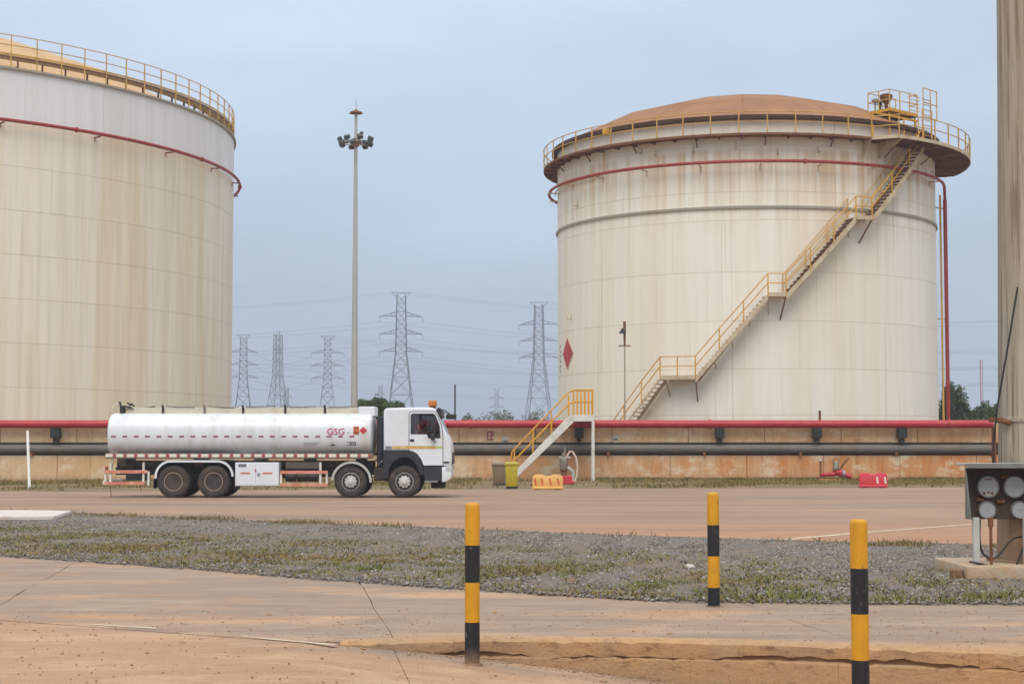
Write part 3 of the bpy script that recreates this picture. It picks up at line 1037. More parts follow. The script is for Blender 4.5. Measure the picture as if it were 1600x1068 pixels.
tag(p2, 'dark grey pipe running along the middle of the concrete wall', 'pipe')
m = MB()
m.tube([(-62, pd + 0.16, zt + 0.035), (X_END, pd + 0.16, zt + 0.035)], 0.035, 10)
tag(m.build('conduit_pipe', M['black_iron']), 'thin black conduit resting just above the dark grey pipe', 'pipe')
for px in range(-400, 1560, 150):
    xx = gx(px, pd)
    MB().bx(xx - 0.06, xx + 0.06, WALL_Y - 0.20, WALL_Y + 0.2, Zl1 + 0.003, zb + 0.05).build('pipe_saddle', M['rust'], p2)
# signs on the wall
sp = at(766, 680, WALL_Y + 0.07)
s = MB().box((0, 0, 0), (0.38, 0.03, 0.46)).build('wall_sign', M['sign_white'], loc=(sp.x, sp.y, sp.z))
tag(s, 'small square faded red and white sign on the wall, between truck and yellow stair', 'sign')
m = MB()
for z_, h_ in ((0.17, 0.07), (-0.02, 0.05), (-0.18, 0.06)):
    m.bx(-0.16, 0.16, -0.025, -0.016, z_ - h_ / 2, z_ + h_ / 2)
m.bx(-0.16, -0.10, -0.024, -0.016, -0.18, 0.17)
m.bx(0.02, 0.08, -0.024, -0.016, -0.18, 0.17)
m.bx(0.11, 0.16, -0.0235, -0.016, 0.0, 0.17)
m.build('sign_print', M['sign_red'], s, smooth=0)
for px, py, lab in ((962, 683, 'small white plate on the wall just beside the white stair post'), (790, 686, 'small grey plate on the wall under the yellow stair')):
    sp = at(px, py, WALL_Y + 0.07)
    s = MB().box((0, 0, 0), (0.30, 0.03, 0.26)).build('label_plate', M['hood_top'], loc=(sp.x, sp.y, sp.z), bevel=0.008)
    tag(s, lab, 'plate')
    MB().bx(-0.1, 0.1, -0.022, -0.016, -0.1, -0.05).build('plate_print', M['print_dark'], s, smooth=0)
# a stubby vent pipe standing on the wall
sp = at(1281, 657, WALL_Y + 0.2)
tag(MB().tube([(0, 0, 0), (0, 0, gz(641, WALL_Y) - 2.75)], 0.06, 8).build('vent_pipe', M['rust'], loc=(sp.x, sp.y, 2.75)), 'short dark stub pipe rising from the wall top', 'pipe')
sp = at(1281, 700, WALL_Y - 0.3)
# white leaning marker post at the far left
b0, b1 = ground_at(46, 764), at(43, 673, 65.5)
tag(MB().tube([(0, 0, 0), (b1.x - b0.x, b1.y - b0.y, b1.z)], 0.055, 10).build('marker_post', M['white_paint'], loc=b0), 'thin white post leaning on the verge behind the tanker tail', 'post')

# ================================================================== STORAGE TANKS
def cyl_hit(px, py, C, r):
    d = ray(px, py)
    ox, oy = -C[0], -C[1]
    a = d.x ** 2 + d.y ** 2
    b = 2 * (ox * d.x + oy * d.y)
    c = ox * ox + oy * oy - r * r
    D = b * b - 4 * a * c
    if D < 0: D = 0
    t = (-b - math.sqrt(D)) / (2 * a)
    hx, hy, hz = ox + d.x * t, oy + d.y * t, CAM_H + d.z * t
    return math.atan2(hy, hx) - math.atan2(-C[1], -C[0]), hz

def make_L(C):
    th = math.atan2(-C[1], -C[0])
    return th, (lambda a, r, z: Vector((r * math.cos(th + a), r * math.sin(th + a), z)))

def arc_plate(R, a0, a1, z0, z1, t, n, L):
    vs, fs = [], []
    for i in range(n + 1):
        a = a0 + (a1 - a0) * i / n
        vs += [L(a, R - t, z0), L(a, R, z0 + 0.004), L(a, R, z1 - 0.004), L(a, R - t, z1)]
    for i in range(n):
        for k in range(3):
            fs.append((i * 4 + k, (i + 1) * 4 + k, (i + 1) * 4 + k + 1, i * 4 + k + 1))
    fs += [(0, 1, 2, 3), (n * 4 + 3, n * 4 + 2, n * 4 + 1, n * 4)]
    m = MB()
    m.add(vs, fs)
    return m

def arc_box(m, L, a0, a1, r0, r1, z0, z1, n):
    """curved bar of rectangular section"""
    vs, fs = [], []
    full = abs(a1 - a0) > math.tau - 1e-3
    for i in range(n + (0 if full else 1)):
        a = a0 + (a1 - a0) * i / n
        vs += [L(a, r0, z0), L(a, r1, z0), L(a, r1, z1), L(a, r0, z1)]
    N = n if full else n + 1
    for i in range(n):
        j = (i + 1) % N
        for k in range(4):
            k2 = (k + 1) % 4
            fs.append((i * 4 + k, j * 4 + k, j * 4 + k2, i * 4 + k2))
    if not full:
        fs += [(3, 2, 1, 0), (n * 4, n * 4 + 1, n * 4 + 2, n * 4 + 3)]
    m.add(vs, fs)
    return m

def shell(root, L, R, zs, nplate, mats, seg, gap=0.006):
    """courses of curved steel plates, joints recessed over a grimy backing"""
    step = math.tau / nplate
    back = MB()
    n = nplate * seg
    vs = []
    for z in (zs[0], zs[-1] - 0.02):
        vs += [L(k * math.tau / n, R - 0.012, z) for k in range(n)]
    back.add(vs, [(k, (k + 1) % n, n + (k + 1) % n, n + k) for k in range(n)])
    back.build('shell_backing', M['seam'], root, smooth=40)
    for c in range(len(zs) - 1):
        off = (c % 3) * step / 3
        g = gap / R
        src = arc_plate(R, off + g, off + step - g, zs[c] + gap, zs[c + 1] - gap, 0.03, seg, L).build('shell_plate', mats[c], root, smooth=25)
        for k in range(1, nplate):
            copy_ob(src, root, rz=k * step)

def dome(root, L, Re, z0, rise, npan, mat, rings=3, rtop=1.1):
    def z(r):
        return z0 + rise * (1 - (r / Re) ** 2.2)
    rad = [Re - (Re - rtop) * i / rings for i in range(rings + 1)]
    step = math.tau / npan
    g = 0.0008
    for i in range(rings):
        ra, rb = rad[i], rad[i + 1]
        vs = []
        for r, gg in ((ra, g), (rb, g)):
            for a in (gg * 2, step - gg * 2):
                vs.append(L(a, r, z(r)))
        vs += [v - Vector((0, 0, 0.06)) for v in vs]
        m = MB()
        m.add(vs, [(0, 1, 3, 2), (4, 6, 7, 5), (0, 4, 5, 1), (1, 5, 7, 3), (3, 7, 6, 2), (2, 6, 4, 0)])
        src = m.build('roof_panel', mat, root, smooth=0)
        for k in range(1, npan):
            copy_ob(src, root, rz=k * step)
    back = MB()
    vs = [L(k * step, r, z(r) - 0.03) for r in rad for k in range(npan)]
    back.add(vs, [(i * npan + k, i * npan + (k + 1) % npan, (i + 1) * npan + (k + 1) % npan, (i + 1) * npan + k) for i in range(rings) for k in range(npan)])
    back.build('roof_backing', mat, root, smooth=0)
    return z

def ring_rail(root, L, r, zf, h, nposts, post_w, mat, a_from=0.0, a_to=math.tau, kick=None, mids=(0.5,), rail_r=0.025, leg=0.0):
    full = abs(a_to - a_from) > math.tau - 1e-3
    step = (a_to - a_from) / nposts
    src = MB().bar(L(a_from, r, zf - leg), L(a_from, r, zf + h), post_w).build('railing_post', mat, root)
    for k in range(1, nposts + (0 if full else 1)):
        copy_ob(src, root, rz=k * step)
    n = 8 * nposts
    for f in (1.0,) + tuple(mids):
        pts = [L(a_from + (a_to - a_from) * i / n, r, zf + h * f) for i in range(n + (0 if full else 1))]
        MB().tube(pts, rail_r, 6, closed=full).build('handrail', mat, root)
    if kick:
        arc_box(MB(), L, a_from, a_to, r - 0.012, r + 0.012, zf + 0.01, zf + kick, n).build('kick_plate', mat, root)

# ------------------------------------------------------------------ tank with the spiral stair
RB = 11.0
CB = (13.70, 97.75)
thB, LB = make_L(CB)
tankB = tag(empty('storage_tank', (CB[0], CB[1], 0)), 'cream fuel storage tank with a rusty dome and a zigzag stair climbing its side', 'storage tank')
frontB = 87.7
zs = [0.0, 0.9, gz(652, frontB) + 0.35, gz(577, frontB), gz(503, frontB), gz(427, frontB), gz(347, frontB), gz(303, frontB), gz(232, frontB), gz(188, frontB)]
zs[2] = (zs[1] + zs[3]) / 2
ROOFB = zs[-1]
shell(tankB, LB, RB, zs, 24, [M['tank_cream']] * 9, 5)
# stiffener ring
zg = gz(327, frontB)
arc_box(MB(), LB, 0, math.tau, RB + 0.003, RB + 0.10, zg - 0.065, zg + 0.065, 120).build('stiffener_ring', M['grey_ring'], tankB, smooth=40)
# roof
zdB = dome(tankB, LB, RB + 0.28, ROOFB + 0.10, gz(150, 97.7) - ROOFB - 0.55, 14, M['roof_rust'], 3, 1.3)
arc_box(MB(), LB, 0, math.tau, RB + 0.004, RB + 0.33, ROOFB - 0.14, ROOFB + 0.07, 120).build('roof_eave', M['rust_shaded'], tankB, smooth=40)  # eave band deepened, with the shade below the roof put into its colour
MB().lathe([(1.35, zdB(1.3) - 0.05), (1.35, zdB(1.3) + 0.05), (1.2, zdB(0) + 0.10), (0.75, zdB(0) + 0.14), (0.0, zdB(0) + 0.16)], n=24).build('roof_vent', M['rust'], tankB)
# walkway
zw = gz(213, frontB - 0.8)
RW = RB + 0.80
RWW = RB + 1.95
aW0 = cyl_hit(1362, 226, CB, RW)[0]
aW1 = R_(108)
aWt = aW0 + R_(4)
def deck(a0, a1, r1, n, name='walkway_deck'):
    arc_box(MB(), LB, a0, a1, RB + 0.004, r1, zw - 0.05, zw, n).build(name, M['rust'], tankB, smooth=40)
    arc_box(MB(), LB, a0, a1, r1 + 0.002, r1 + 0.03, zw - 0.09, zw + 0.03, n).build('walkway_edge', M['rust'], tankB, smooth=40)
deck(aW1, aW0 + math.tau, RW, 120)
m = MB()
n = 60
vs, fs = [], []
def rw(a):
    t = min(max((a - aW0) / (aWt - aW0), 0), 1) * min(max((aW1 - a) / R_(4), 0), 1)
    return RW + (RWW - RW) * t
for i in range(n + 1):
    a = aW0 + (aW1 - aW0) * i / n
    vs += [LB(a, RB + 0.004, zw - 0.05), LB(a, rw(a), zw - 0.05), LB(a, rw(a), zw), LB(a, RB + 0.004, zw)]
for i in range(n):
    for k in range(4):
        k2 = (k + 1) % 4
        fs.append((i * 4 + k, i * 4 + 4 + k, i * 4 + 4 + k2, i * 4 + k2))
fs += [(3, 2, 1, 0), (n * 4, n * 4 + 1, n * 4 + 2, n * 4 + 3)]
m.add(vs, fs)
m.build('stair_head_deck', M['rust'], tankB, smooth=40)
vs, fs = [], []
for i in range(n + 1):
    a = aW0 + (aW1 - aW0) * i / n
    r = rw(a) + 0.003
    vs += [LB(a, r, zw - 0.13), LB(a, r + 0.04, zw - 0.13), LB(a, r + 0.04, zw + 0.05), LB(a, r, zw + 0.05)]
m = MB()
fs = []
for i in range(n):
    for k in range(4):
        k2 = (k + 1) % 4
        fs.append((i * 4 + k, i * 4 + 4 + k, i * 4 + 4 + k2, i * 4 + k2))
fs += [(3, 2, 1, 0), (n * 4, n * 4 + 1, n * 4 + 2, n * 4 + 3)]
m.add(vs, fs)
m.build('walkway_edge', M['rust_cream'], tankB, smooth=40)
# brackets and joists below the deck
step = R_(6.2)
a = -math.pi
src = None
while a < math.pi:
    wide = aWt < a < aW1 - R_(4)
    rr_ = rw(a) if aW0 < a < aW1 else RW
    m = MB()
    m.bar(LB(a, RB + 0.02, zw - 0.11), LB(a, rr_ - 0.03, zw - 0.11), 0.07, 0.10)
    m.bar(LB(a, RB + 0.02, zw - (0.8 if wide else 0.5)), LB(a, RB + (0.9 if wide else 0.35), zw - 0.14), 0.05)
    if abs(a % (3 * step)) < step * 0.99:
        m.build('deck_bracket', M['rust'], tankB)
    else:
        MB().bar(LB(a, RB + 0.02, zw - 0.11), LB(a, rr_ - 0.03, zw - 0.11), 0.07, 0.10).build('deck_joist', M['rust'], tankB)
    a += step
for k in range(16):
    a = aWt + (aW1 - R_(4) - aWt) * k / 15
    MB().bar(LB(a, RB + 0.02, zw - 0.10), LB(a, rw(a) - 0.03, zw - 0.10), 0.05, 0.09).build('deck_joist', M['rust'], tankB)
# large gusset plate where the deck widens
for da in (0.0, 0.10):
    a = aW0 + da
    m = MB()
    P0, P1, P2 = LB(a, RB + 0.02, zw - 0.06), LB(a, rw(a), zw - 0.06), LB(a, RB + 0.02, zw - 0.95)
    tdir = (LB(a + 0.01, RB, 0) - LB(a, RB, 0)).normalized() * 0.04
    m.add([P0, P1, P2, P0 + tdir, P1 + tdir, P2 + tdir], [(0, 1, 2), (5, 4, 3), (0, 3, 4, 1), (1, 4, 5, 2), (2, 5, 3, 0)])
    m.build('gusset_plate', M['rust_cream'], tankB, smooth=0)
HR = 1.12
ring_rail(tankB, LB, RW + 0.02, zw + 0.03, HR, 40, 0.055, M['yellow_old'], aW1, aW0 + math.tau, None, (0.52,), 0.026)
ring_rail(tankB, LB, RWW + 0.02, zw + 0.03, HR, 10, 0.055, M['yellow_old'], aWt, aW1 - R_(4), None, (0.52,), 0.026)
for a_, b_ in ((aW0, aWt), (aW1, aW1 - R_(4))):
    for f in (1.0, 0.52):
        MB().bar(LB(a_, RW + 0.02, zw + HR * f), LB(b_, RWW + 0.02, zw + HR * f), 0.05).build('handrail', M['yellow_old'], tankB)
# junction box on the walkway rail
a_, z_ = cyl_hit(947, 211, CB, RW)
MB().box(LB(a_, RW, zw + 0.75), (0.3, 0.3, 0.34), rz=thB + a_).build('junction_box', M['yellow_rail'], tankB, bevel=0.02)

# fire-main ring
zf = gz(256, frontB - 0.5)
RP = RB + 0.50
aV = math.pi / 2 - math.asin(RP / 98.7) - R_(1.0)
pts = [LB(R_(-128) + (aV - R_(-128)) * i / 90, RP, zf) for i in range(91)]
tang = (pts[-1] - pts[-2]).normalized()
end = pts[-1]
bend = [end + tang * 0.7 * math.sin(t * math.pi / 16) - Vector((0, 0, 0.7 * (1 - math.cos(t * math.pi / 16)))) for t in range(1, 9)]
pts = pts + bend
MB().tube(pts, 0.085, 10).build('foam_ring_pipe', M['red_thin'], tankB)
down = bend[-1]
MB().tube([down, Vector((down.x, down.y, 9.0)), Vector((down.x, down.y, 0.3))], 0.115, 12).build('riser_pipe', M['red_thin'], tankB)
aT = aV + R_(0.6)
tp = LB(aT, RB + 0.26, 0)
MB().tube([Vector((tp.x, tp.y, zf - 0.5)), Vector((tp.x, tp.y, 0.3))], 0.06, 8).build('drain_pipe', M['yellow_old'], tankB)
for py in (332, 502):
    z_ = gz(py, 97)
    MB().bar(LB(aT, RB - 0.05, z_), Vector((down.x, down.y, z_)) + tang * 0.15, 0.06).build('pipe_clamp', M['grey_ring'], tankB)
for k in range(13):
    a_ = R_(-125) + k * R_(16.2)
    m = MB()
    m.bar(LB(a_, RB - 0.01, zf - 0.13), LB(a_, RP + 0.12, zf - 0.13), 0.06)
    m.bar(LB(a_, RB + 0.01, zf - 0.13), LB(a_, RB + 0.01, zf - 0.42), 0.05)
    m.build('pipe_bracket', M['rust_cream'], tankB)
for px in (1258,):
    a_, z_ = cyl_hit(px, 256, CB, RP)
    MB().tube([LB(a_ - 0.006, RP, zf), LB(a_ + 0.006, RP, zf)], 0.125, 10).build('pipe_flange', M['red_thin'], tankB)
# thin sprinkler conduit stepping along the left shoulder
cz = []
for px, py in ((900, 268), (944, 260)):
    cz.append(cyl_hit(px, py, CB, RB + 0.12))
zc = gz(258, frontB) 
pts = [LB(cz[0][0] - 0.5 + (cz[1][0] - cz[0][0] + 0.5) * i / 16, RB + 0.14, zc) for i in range(17)]
pts.append(LB(cz[1][0], RB + 0.14, zw - 0.1))
MB().tube(pts, 0.035, 6).build('conduit_pipe', M['yellow_old'], tankB)
# small clips on the shell
for px, py in ((893, 498), (903, 322), (1003, 240), (1025, 243), (1084, 238), (1150, 232), (1215, 240), (1278, 238)):
    a_, z_ = cyl_hit(px, py, CB, RB)
    m = MB()
    m.bar(LB(a_, RB, z_), LB(a_, RB + 0.28, z_), 0.07)
    m.bar(LB(a_, RB + 0.02, z_ + 0.02), LB(a_, RB + 0.02, z_ + 0.30), 0.04)
    m.build('shell_clip', M['rust_cream'], tankB)

# spiral stair
stair = bpy.data.objects.new('spiral_stair', None)
col.objects.link(stair)
stair.parent = tankB
RO, RI = RB + 0.92, RB + 0.16
key = [(1032, 590), (1087, 588), (1200, 459.5), (1228, 459.5), (1337, 340), (1362, 339), (1443, 238)]
K = [list(cyl_hit(px, py, CB, RO)) for px, py in key]
K[1][1] = K[0][1] = (K[0][1] + K[1][1]) / 2
K[3][1] = K[2][1] = (K[2][1] + K[3][1]) / 2
K[5][1] = K[4][1] = (K[4][1] + K[5][1]) / 2
K[6][1] = zw
sl = (K[2][1] - K[1][1]) / (K[2][0] - K[1][0])
zfoot = 0.25
foot = [K[0][0] - (K[0][1] - zfoot) / sl, zfoot]
flights = [(foot, K[0]), (K[1], K[2]), (K[3], K[4]), (K[5], K[6])]
lands = [(K[0], K[1]), (K[2], K[3]), (K[4], K[5])]
def helix_band(m, r, a0, z0, a1, z1, dz0, dz1, th, n=14):
    vs, fs = [], []
    for i in range(n + 1):
        t = i / n
        a, z = a0 + (a1 - a0) * t, z0 + (z1 - z0) * t
        vs += [LB(a, r, z + dz0), LB(a, r + th, z + dz0), LB(a, r + th, z + dz1), LB(a, r, z + dz1)]
    for i in range(n):
        for k in range(4):
            k2 = (k + 1) % 4
            fs.append((i * 4 + k, i * 4 + 4 + k, i * 4 + 4 + k2, i * 4 + k2))
    fs += [(3, 2, 1, 0), (n * 4, n * 4 + 1, n * 4 + 2, n * 4 + 3)]
    m.add(vs, fs)
    return m
for fi, (A, B) in enumerate(flights):
    (a0, z0), (a1, z1) = A, B
    if fi == 0:
        helix_band(MB(), RO, a0, z0, a1, z1, -0.16, 0.0, 0.03).build('stringer', M['rust_cream'], stair, smooth=40)
    else:
        helix_band(MB(), RO, a0, z0, a1, z1, -0.30, 0.02, 0.05).build('stringer', M['rust_cream'], stair, smooth=40)
    helix_band(MB(), RI, a0, z0, a1, z1, -0.24, 0.02, 0.04).build('stringer', M['rust_cream'], stair, smooth=40)
    nst = int(round((z1 - z0) / 0.205))
    for k in range(nst):
        t = (k + 0.5) / nst
        a, z = a0 + (a1 - a0) * t, z0 + (z1 - z0) * t
        m = MB()
        da = 0.15 / RO
        vs = [LB(a + s * da, r, z + d) for d in (-0.045, 0.0) for s in (-1, 1) for r in (RI + 0.045, RO - 0.004)]
        m.add(vs, [(0, 1, 3, 2), (4, 6, 7, 5), (0, 4, 5, 1), (2, 3, 7, 6), (0, 2, 6, 4), (1, 5, 7, 3)])
        m.build('tread', M['rust_cream'] if fi < 2 else M['rust'], stair, smooth=0)
    np_ = max(2, int(round((z1 - z0) / 1.25)))
    for k in range(np_ + 1):
        t = k / np_
        a, z = a0 + (a1 - a0) * t, z0 + (z1 - z0) * t
        MB().bar(LB(a, RO + 0.03, z - 0.05), LB(a, RO + 0.03, z + 1.08), 0.055).build('railing_post', M['yellow_rail'], stair)
    for hh in (1.08, 0.58):
        pts = [LB(a0 + (a1 - a0) * i / 16, RO + 0.03, z0 + (z1 - z0) * i / 16 + hh) for i in range(17)]
        MB().tube(pts, 0.028, 6).build('handrail', M['yellow_rail'], stair)
        if fi > 1:
            pts = [LB(a0 + (a1 - a0) * i / 16, RI, z0 + (z1 - z0) * i / 16 + hh) for i in range(17)]
            MB().tube(pts, 0.024, 6).build('handrail', M['yellow_old'], stair)
    if fi > 1:
        for k in range(np_ + 1):
            t = k / np_
            a, z = a0 + (a1 - a0) * t, z0 + (z1 - z0) * t
            MB().bar(LB(a, RI, z - 0.05), LB(a, RI, z + 1.08), 0.05).build('railing_post', M['yellow_old'], stair)
    # wall stays under the flight
    for k in range(1, 4):
        t = k / 4
        a, z = a0 + (a1 - a0) * t, z0 + (z1 - z0) * t
        MB().bar(LB(a, RB - 0.01, z - 0.55), LB(a, RO - 0.05, z - 0.22), 0.05).build('stair_brace', M['rust_cream'], stair)
for (A, B) in lands:
    (a0, z), (a1, _) = A, B
    arc_box(MB(), LB, a0, a1, RB + 0.02, RO + 0.03, z - 0.07, z, 6).build('landing', M['rust_cream'], stair)
    arc_box(MB(), LB, a0, a1, RO + 0.032, RO + 0.07, z - 0.12, z + 0.10, 6).build('landing_edge', M['rust_cream'], stair)
    for f in (1.08, 0.58):
        MB().tube([LB(a0 + (a1 - a0) * i / 6, RO + 0.05, z + f) for i in range(7)], 0.028, 6).build('handrail', M['yellow_rail'], stair)
    for t in ((0, 0.5, 1) if (a1 - a0) > 0.13 else (0, 1)):
        a = a0 + (a1 - a0) * t
        MB().bar(LB(a, RO + 0.05, z - 0.05), LB(a, RO + 0.05, z + 1.10), 0.06).build('railing_post', M['yellow_rail'], stair)
    MB().bar(LB(a1 - 0.012, RB - 0.01, z - 1.25), LB(a1, RO, z - 0.1), 0.06).build('stair_brace', M['rust'], stair)
    MB().bar(LB(a0 + 0.012, RB - 0.01, z - 1.0), LB(a0 + 0.004, RO * 0.4 + RB * 0.6, z - 0.1), 0.05).build('stair_brace', M['rust_cream'], stair)

# gauging platform at the head of the stair
plat = bpy.data.objects.new('gauging_platform', None)
col.objects.link(plat)
plat.parent = tankB
aA, zA = cyl_hit(1390, 172, CB, RB - 0.3)
A0 = LB(aA, RB - 0.3, zA)
td = (LB(aA + 0.1, RB, 0) - LB(aA - 0.1, RB, 0)).normalized()
idr = -(LB(aA, 1, 0)).normalized()
def PP(u, v, w):
    return A0 + td * u + idr * v + Vector((0, 0, w))
Lu, Lv = 2.45, 1.45
rotm = Matrix((td, idr, Vector((0, 0, 1)))).transposed()
MB().box(PP(Lu / 2, Lv / 2, -0.05), (Lu, Lv, 0.10), rot=rotm).build('platform_floor', M['rust'], plat)
MB().box(PP(Lu / 2, -0.025, 0.04), (Lu, 0.04, 0.15), rot=rotm).build('kick_plate', M['yellow_rail'], plat)
MB().box(PP(-0.025, Lv / 2, 0.04), (0.04, Lv, 0.15), rot=rotm).build('kick_plate', M['yellow_rail'], plat)
for (u0, v0), (u1, v1) in (((0, 0), (Lu, 0)), ((0, 0), (0, Lv)), ((0, Lv), (Lu, Lv)), ((Lu, 0), (Lu, Lv * 0.4))):
    for h in (1.15, 0.62):
        MB().bar(PP(u0, v0, h), PP(u1, v1, h), 0.04).build('handrail', M['yellow_old'], plat)
for u, v in ((0, 0), (Lu * 0.37, 0), (Lu * 0.72, 0), (Lu, 0), (0, Lv), (Lu * 0.5, Lv), (Lu, Lv), (0, Lv / 2)):
    MB().bar(PP(u, v, 0), PP(u, v, 1.17), 0.055).build('railing_post', M['yellow_old'], plat)
for u, v in ((0.1, 0.1), (Lu - 0.1, 0.1), (0.1, Lv - 0.1), (Lu - 0.1, Lv - 0.1)):
    q = PP(u, v, -0.1)
    MB().bar(q, Vector((q.x, q.y, ROOFB - 0.1)), 0.09).build('platform_leg', M['yellow_old'], plat)
for h in (0.25, 0.45, 0.65, 0.85, 1.05):
    MB().bar(PP(Lu * 0.74, 0.02, h), PP(Lu + 0.25, 0.02, h), 0.035).build('ladder_rung', M['yellow_old'], plat)
# gauge heads on the platform
c = PP(0.30, 0.45, 0)
MB().lathe([(0.10, 0.0), (0.10, 0.42), (0.16, 0.5), (0.34, 0.74), (0.36, 0.92), (0.22, 1.0), (0.0, 1.02)], o=c, n=16).build('gauge_hatch', M['rust'], plat)
c = PP(0.10, 1.05, 0)
MB().lathe([(0.05, 0.0), (0.05, 0.55), (0.18, 0.62), (0.2, 0.74), (0.0, 0.86)], o=c, n=14).build('gauge_head', M['grey_ring'], plat)
c = PP(0.25, 0.85, 0)
MB().lathe([(0.07, 0.0), (0.07, 0.4), (0.13, 0.45), (0.12, 0.62), (0.0, 0.66)], o=c, n=12).build('gauge_head', M['black_iron'], plat)
# guard frame and ladder rising from the deck beside the platform
aG0, aG1 = cyl_hit(1443, 190, CB, RB + 1.2)[0], cyl_hit(1464, 190, CB, RB + 1.2)[0]
zg0, zg1 = gz(187, 90), gz(143, 90)
m_ = (aG0 + aG1) / 2
for a in (aG0, m_, aG1):
    MB().bar(LB(a, RB + 1.2, zg0), LB(a, RB + 1.2, zg1), 0.05).build('guard_post', M['yellow_old'], plat)
for z in (zg0, (zg0 + zg1) / 2, zg1):
    MB().bar(LB(aG0, RB + 1.2, z), LB(aG1, RB + 1.2, z), 0.04).build('guard_rail', M['yellow_old'], plat)
a0, a1 = cyl_hit(1442, 220, CB, RB + 1.2)[0], cyl_hit(1456, 220, CB, RB + 1.2)[0]
for a in (a0, a1):
    MB().bar(LB(a, RB + 1.2, zw), LB(a, RB + 1.2, zg0 + 0.4), 0.07).build('ladder_rail', M['yellow_old'], plat)
for k in range(9):
    z = zw + 0.2 + k * 0.28
    MB().bar(LB(a0, RB + 1.2, z), LB(a1, RB + 1.2, z), 0.035).build('ladder_rung', M['yellow_old'], plat)
for k in range(4):
    a = aW0 + 0.05 + k * 0.11
    MB().bar(LB(a, RB + 0.25, zw), LB(a, RB + 0.25, zw + 1.5), 0.07).build('pipe_stand', M['yellow_rail'], plat)
MB().bar(LB(aW0 + 0.05, RB + 0.25, zw + 1.5), LB(aW0 + 0.40, RB + 0.25, zw + 1.5), 0.10).build('stand_beam', M['yellow_rail'], plat)

# hazard diamond and worn characters on the shell
aD, zD = cyl_hit(887, 552, CB, RB)
def shell_patch(name, pts_fn, mat, r, parent=tankB):
    m = MB()
    m.add(*pts_fn(r))
    return m.build(name, mat, parent, smooth=0)
def diamond(hw):
    def fn(r):
        vs, fs = [], []
        n = 8
        for i in range(n + 1):
            u = -1 + 2 * i / n
            h = (1 - abs(u)) * hw + 1e-3
            for s in (-1, 1):
                for dr in (0, -0.02):
                    vs.append(LB(aD + u * hw / RB, r + dr, zD + s * h))
        for i in range(n):
            a, b = i * 4, i * 4 + 4
            fs += [(a, b, b + 2, a + 2), (a + 1, a + 3, b + 3, b + 1), (a, a + 1, b + 1, b), (a + 2, b + 2, b + 3, a + 3)]
        return vs, fs
    return fn
shell_patch('hazard_diamond', diamond(0.93), M['sign_white'], RB + 0.025)
shell_patch('hazard_diamond', diamond(0.86), M['hazard_red'], RB + 0.030)
for py in (545, 560, 576):
    a_, z_ = cyl_hit(876, py, CB, RB)
    m = MB()
    m.bar(LB(a_ - 0.02, RB + 0.012, z_ + 0.16), LB(a_ + 0.02, RB + 0.012, z_ + 0.16), 0.02, 0.07)
    m.bar(LB(a_ - 0.02, RB + 0.012, z_ - 0.16), LB(a_ + 0.02, RB + 0.012, z_ - 0.16), 0.02, 0.07)
    m.bar(LB(a_ - 0.018, RB + 0.012, z_ - 0.13), LB(a_ - 0.018, RB + 0.012, z_ + 0.13), 0.05, 0.02)
    m.build('painted_mark', M['grey_ring'], tankB, smooth=0)

# siren post in front of the tank, behind the wall
sp = at(976, 540, 84.5)
so = tag(empty('siren_post', (sp.x, 84.5, 0)), 'thin post with a dark siren horn in front of the cream tank with the stair', 'post')
ztop = gz(502, 84.5)
MB().tube([(0, 0, 0), (0, 0, gz(540, 84.5))], 0.035, 8).build('pole', M['grey_ring'], so)
MB().tube([(0, 0, gz(540, 84.5)), (0, 0, ztop)], [0.05, 0.075], 8).build('head_tube', M['rust'], so)
MB().bar((-0.30, 0, gz(540, 84.5)), (0.30, 0, gz(540, 84.5)), 0.06).build('cross_arm', M['rust'], so)
MB().lathe([(0.03, 0.12), (0.08, 0.0), (0.2, -0.16), (0.0, -0.10)], o=(-0.12, -0.1, gz(516, 84.5)), n=12).build('siren_horn', M['black_iron'], so)

# ------------------------------------------------------------------ the larger tank on the left
RA = 24.4
DA = 118.0
CA = (-DA * math.sin(R_(21.5)), DA * math.cos(R_(21.5)))
thA, LA = make_L(CA)
tankA = tag(empty('storage_tank', (CA[0], CA[1], 0)), 'huge beige streaked storage tank with a grey white top band, behind the tanker tail', 'storage tank')
aR, zRim = cyl_hit(20, 108, CA, RA)
aQ, zP = cyl_hit(20, 188.5, CA, RA + 0.4)
zs = [0.0] + [zP * k / 8 for k in range(1, 9)] + [zRim]
shell(tankA, LA, RA, zs, 30, [M['tank_beige']] * 8 + [M['tank_white']], 6, 0.008)
arc_box(MB(), LA, 0, math.tau, RA + 0.003, RA + 0.14, zRim - 0.05, zRim + 0.07, 180).build('rim_angle', M['grey_ring'], tankA, smooth=40)
arc_box(MB(), LA, 0, math.tau, RA - 0.6, RA - 0.02, zRim - 0.02, zRim + 0.05, 180).build('rim_plate', M['rust_cream'], tankA, smooth=40)
zdA = dome(tankA, LA, RA - 0.35, zRim + 0.03, 6.4, 36, M['roof_ochre'], 4, 2.0)
MB().lathe([(2.05, zdA(2.0) - 0.05), (2.05, zdA(2.0) + 0.1), (0, zdA(0) + 0.3)], n=24).build('roof_vent', M['roof_ochre'], tankA)
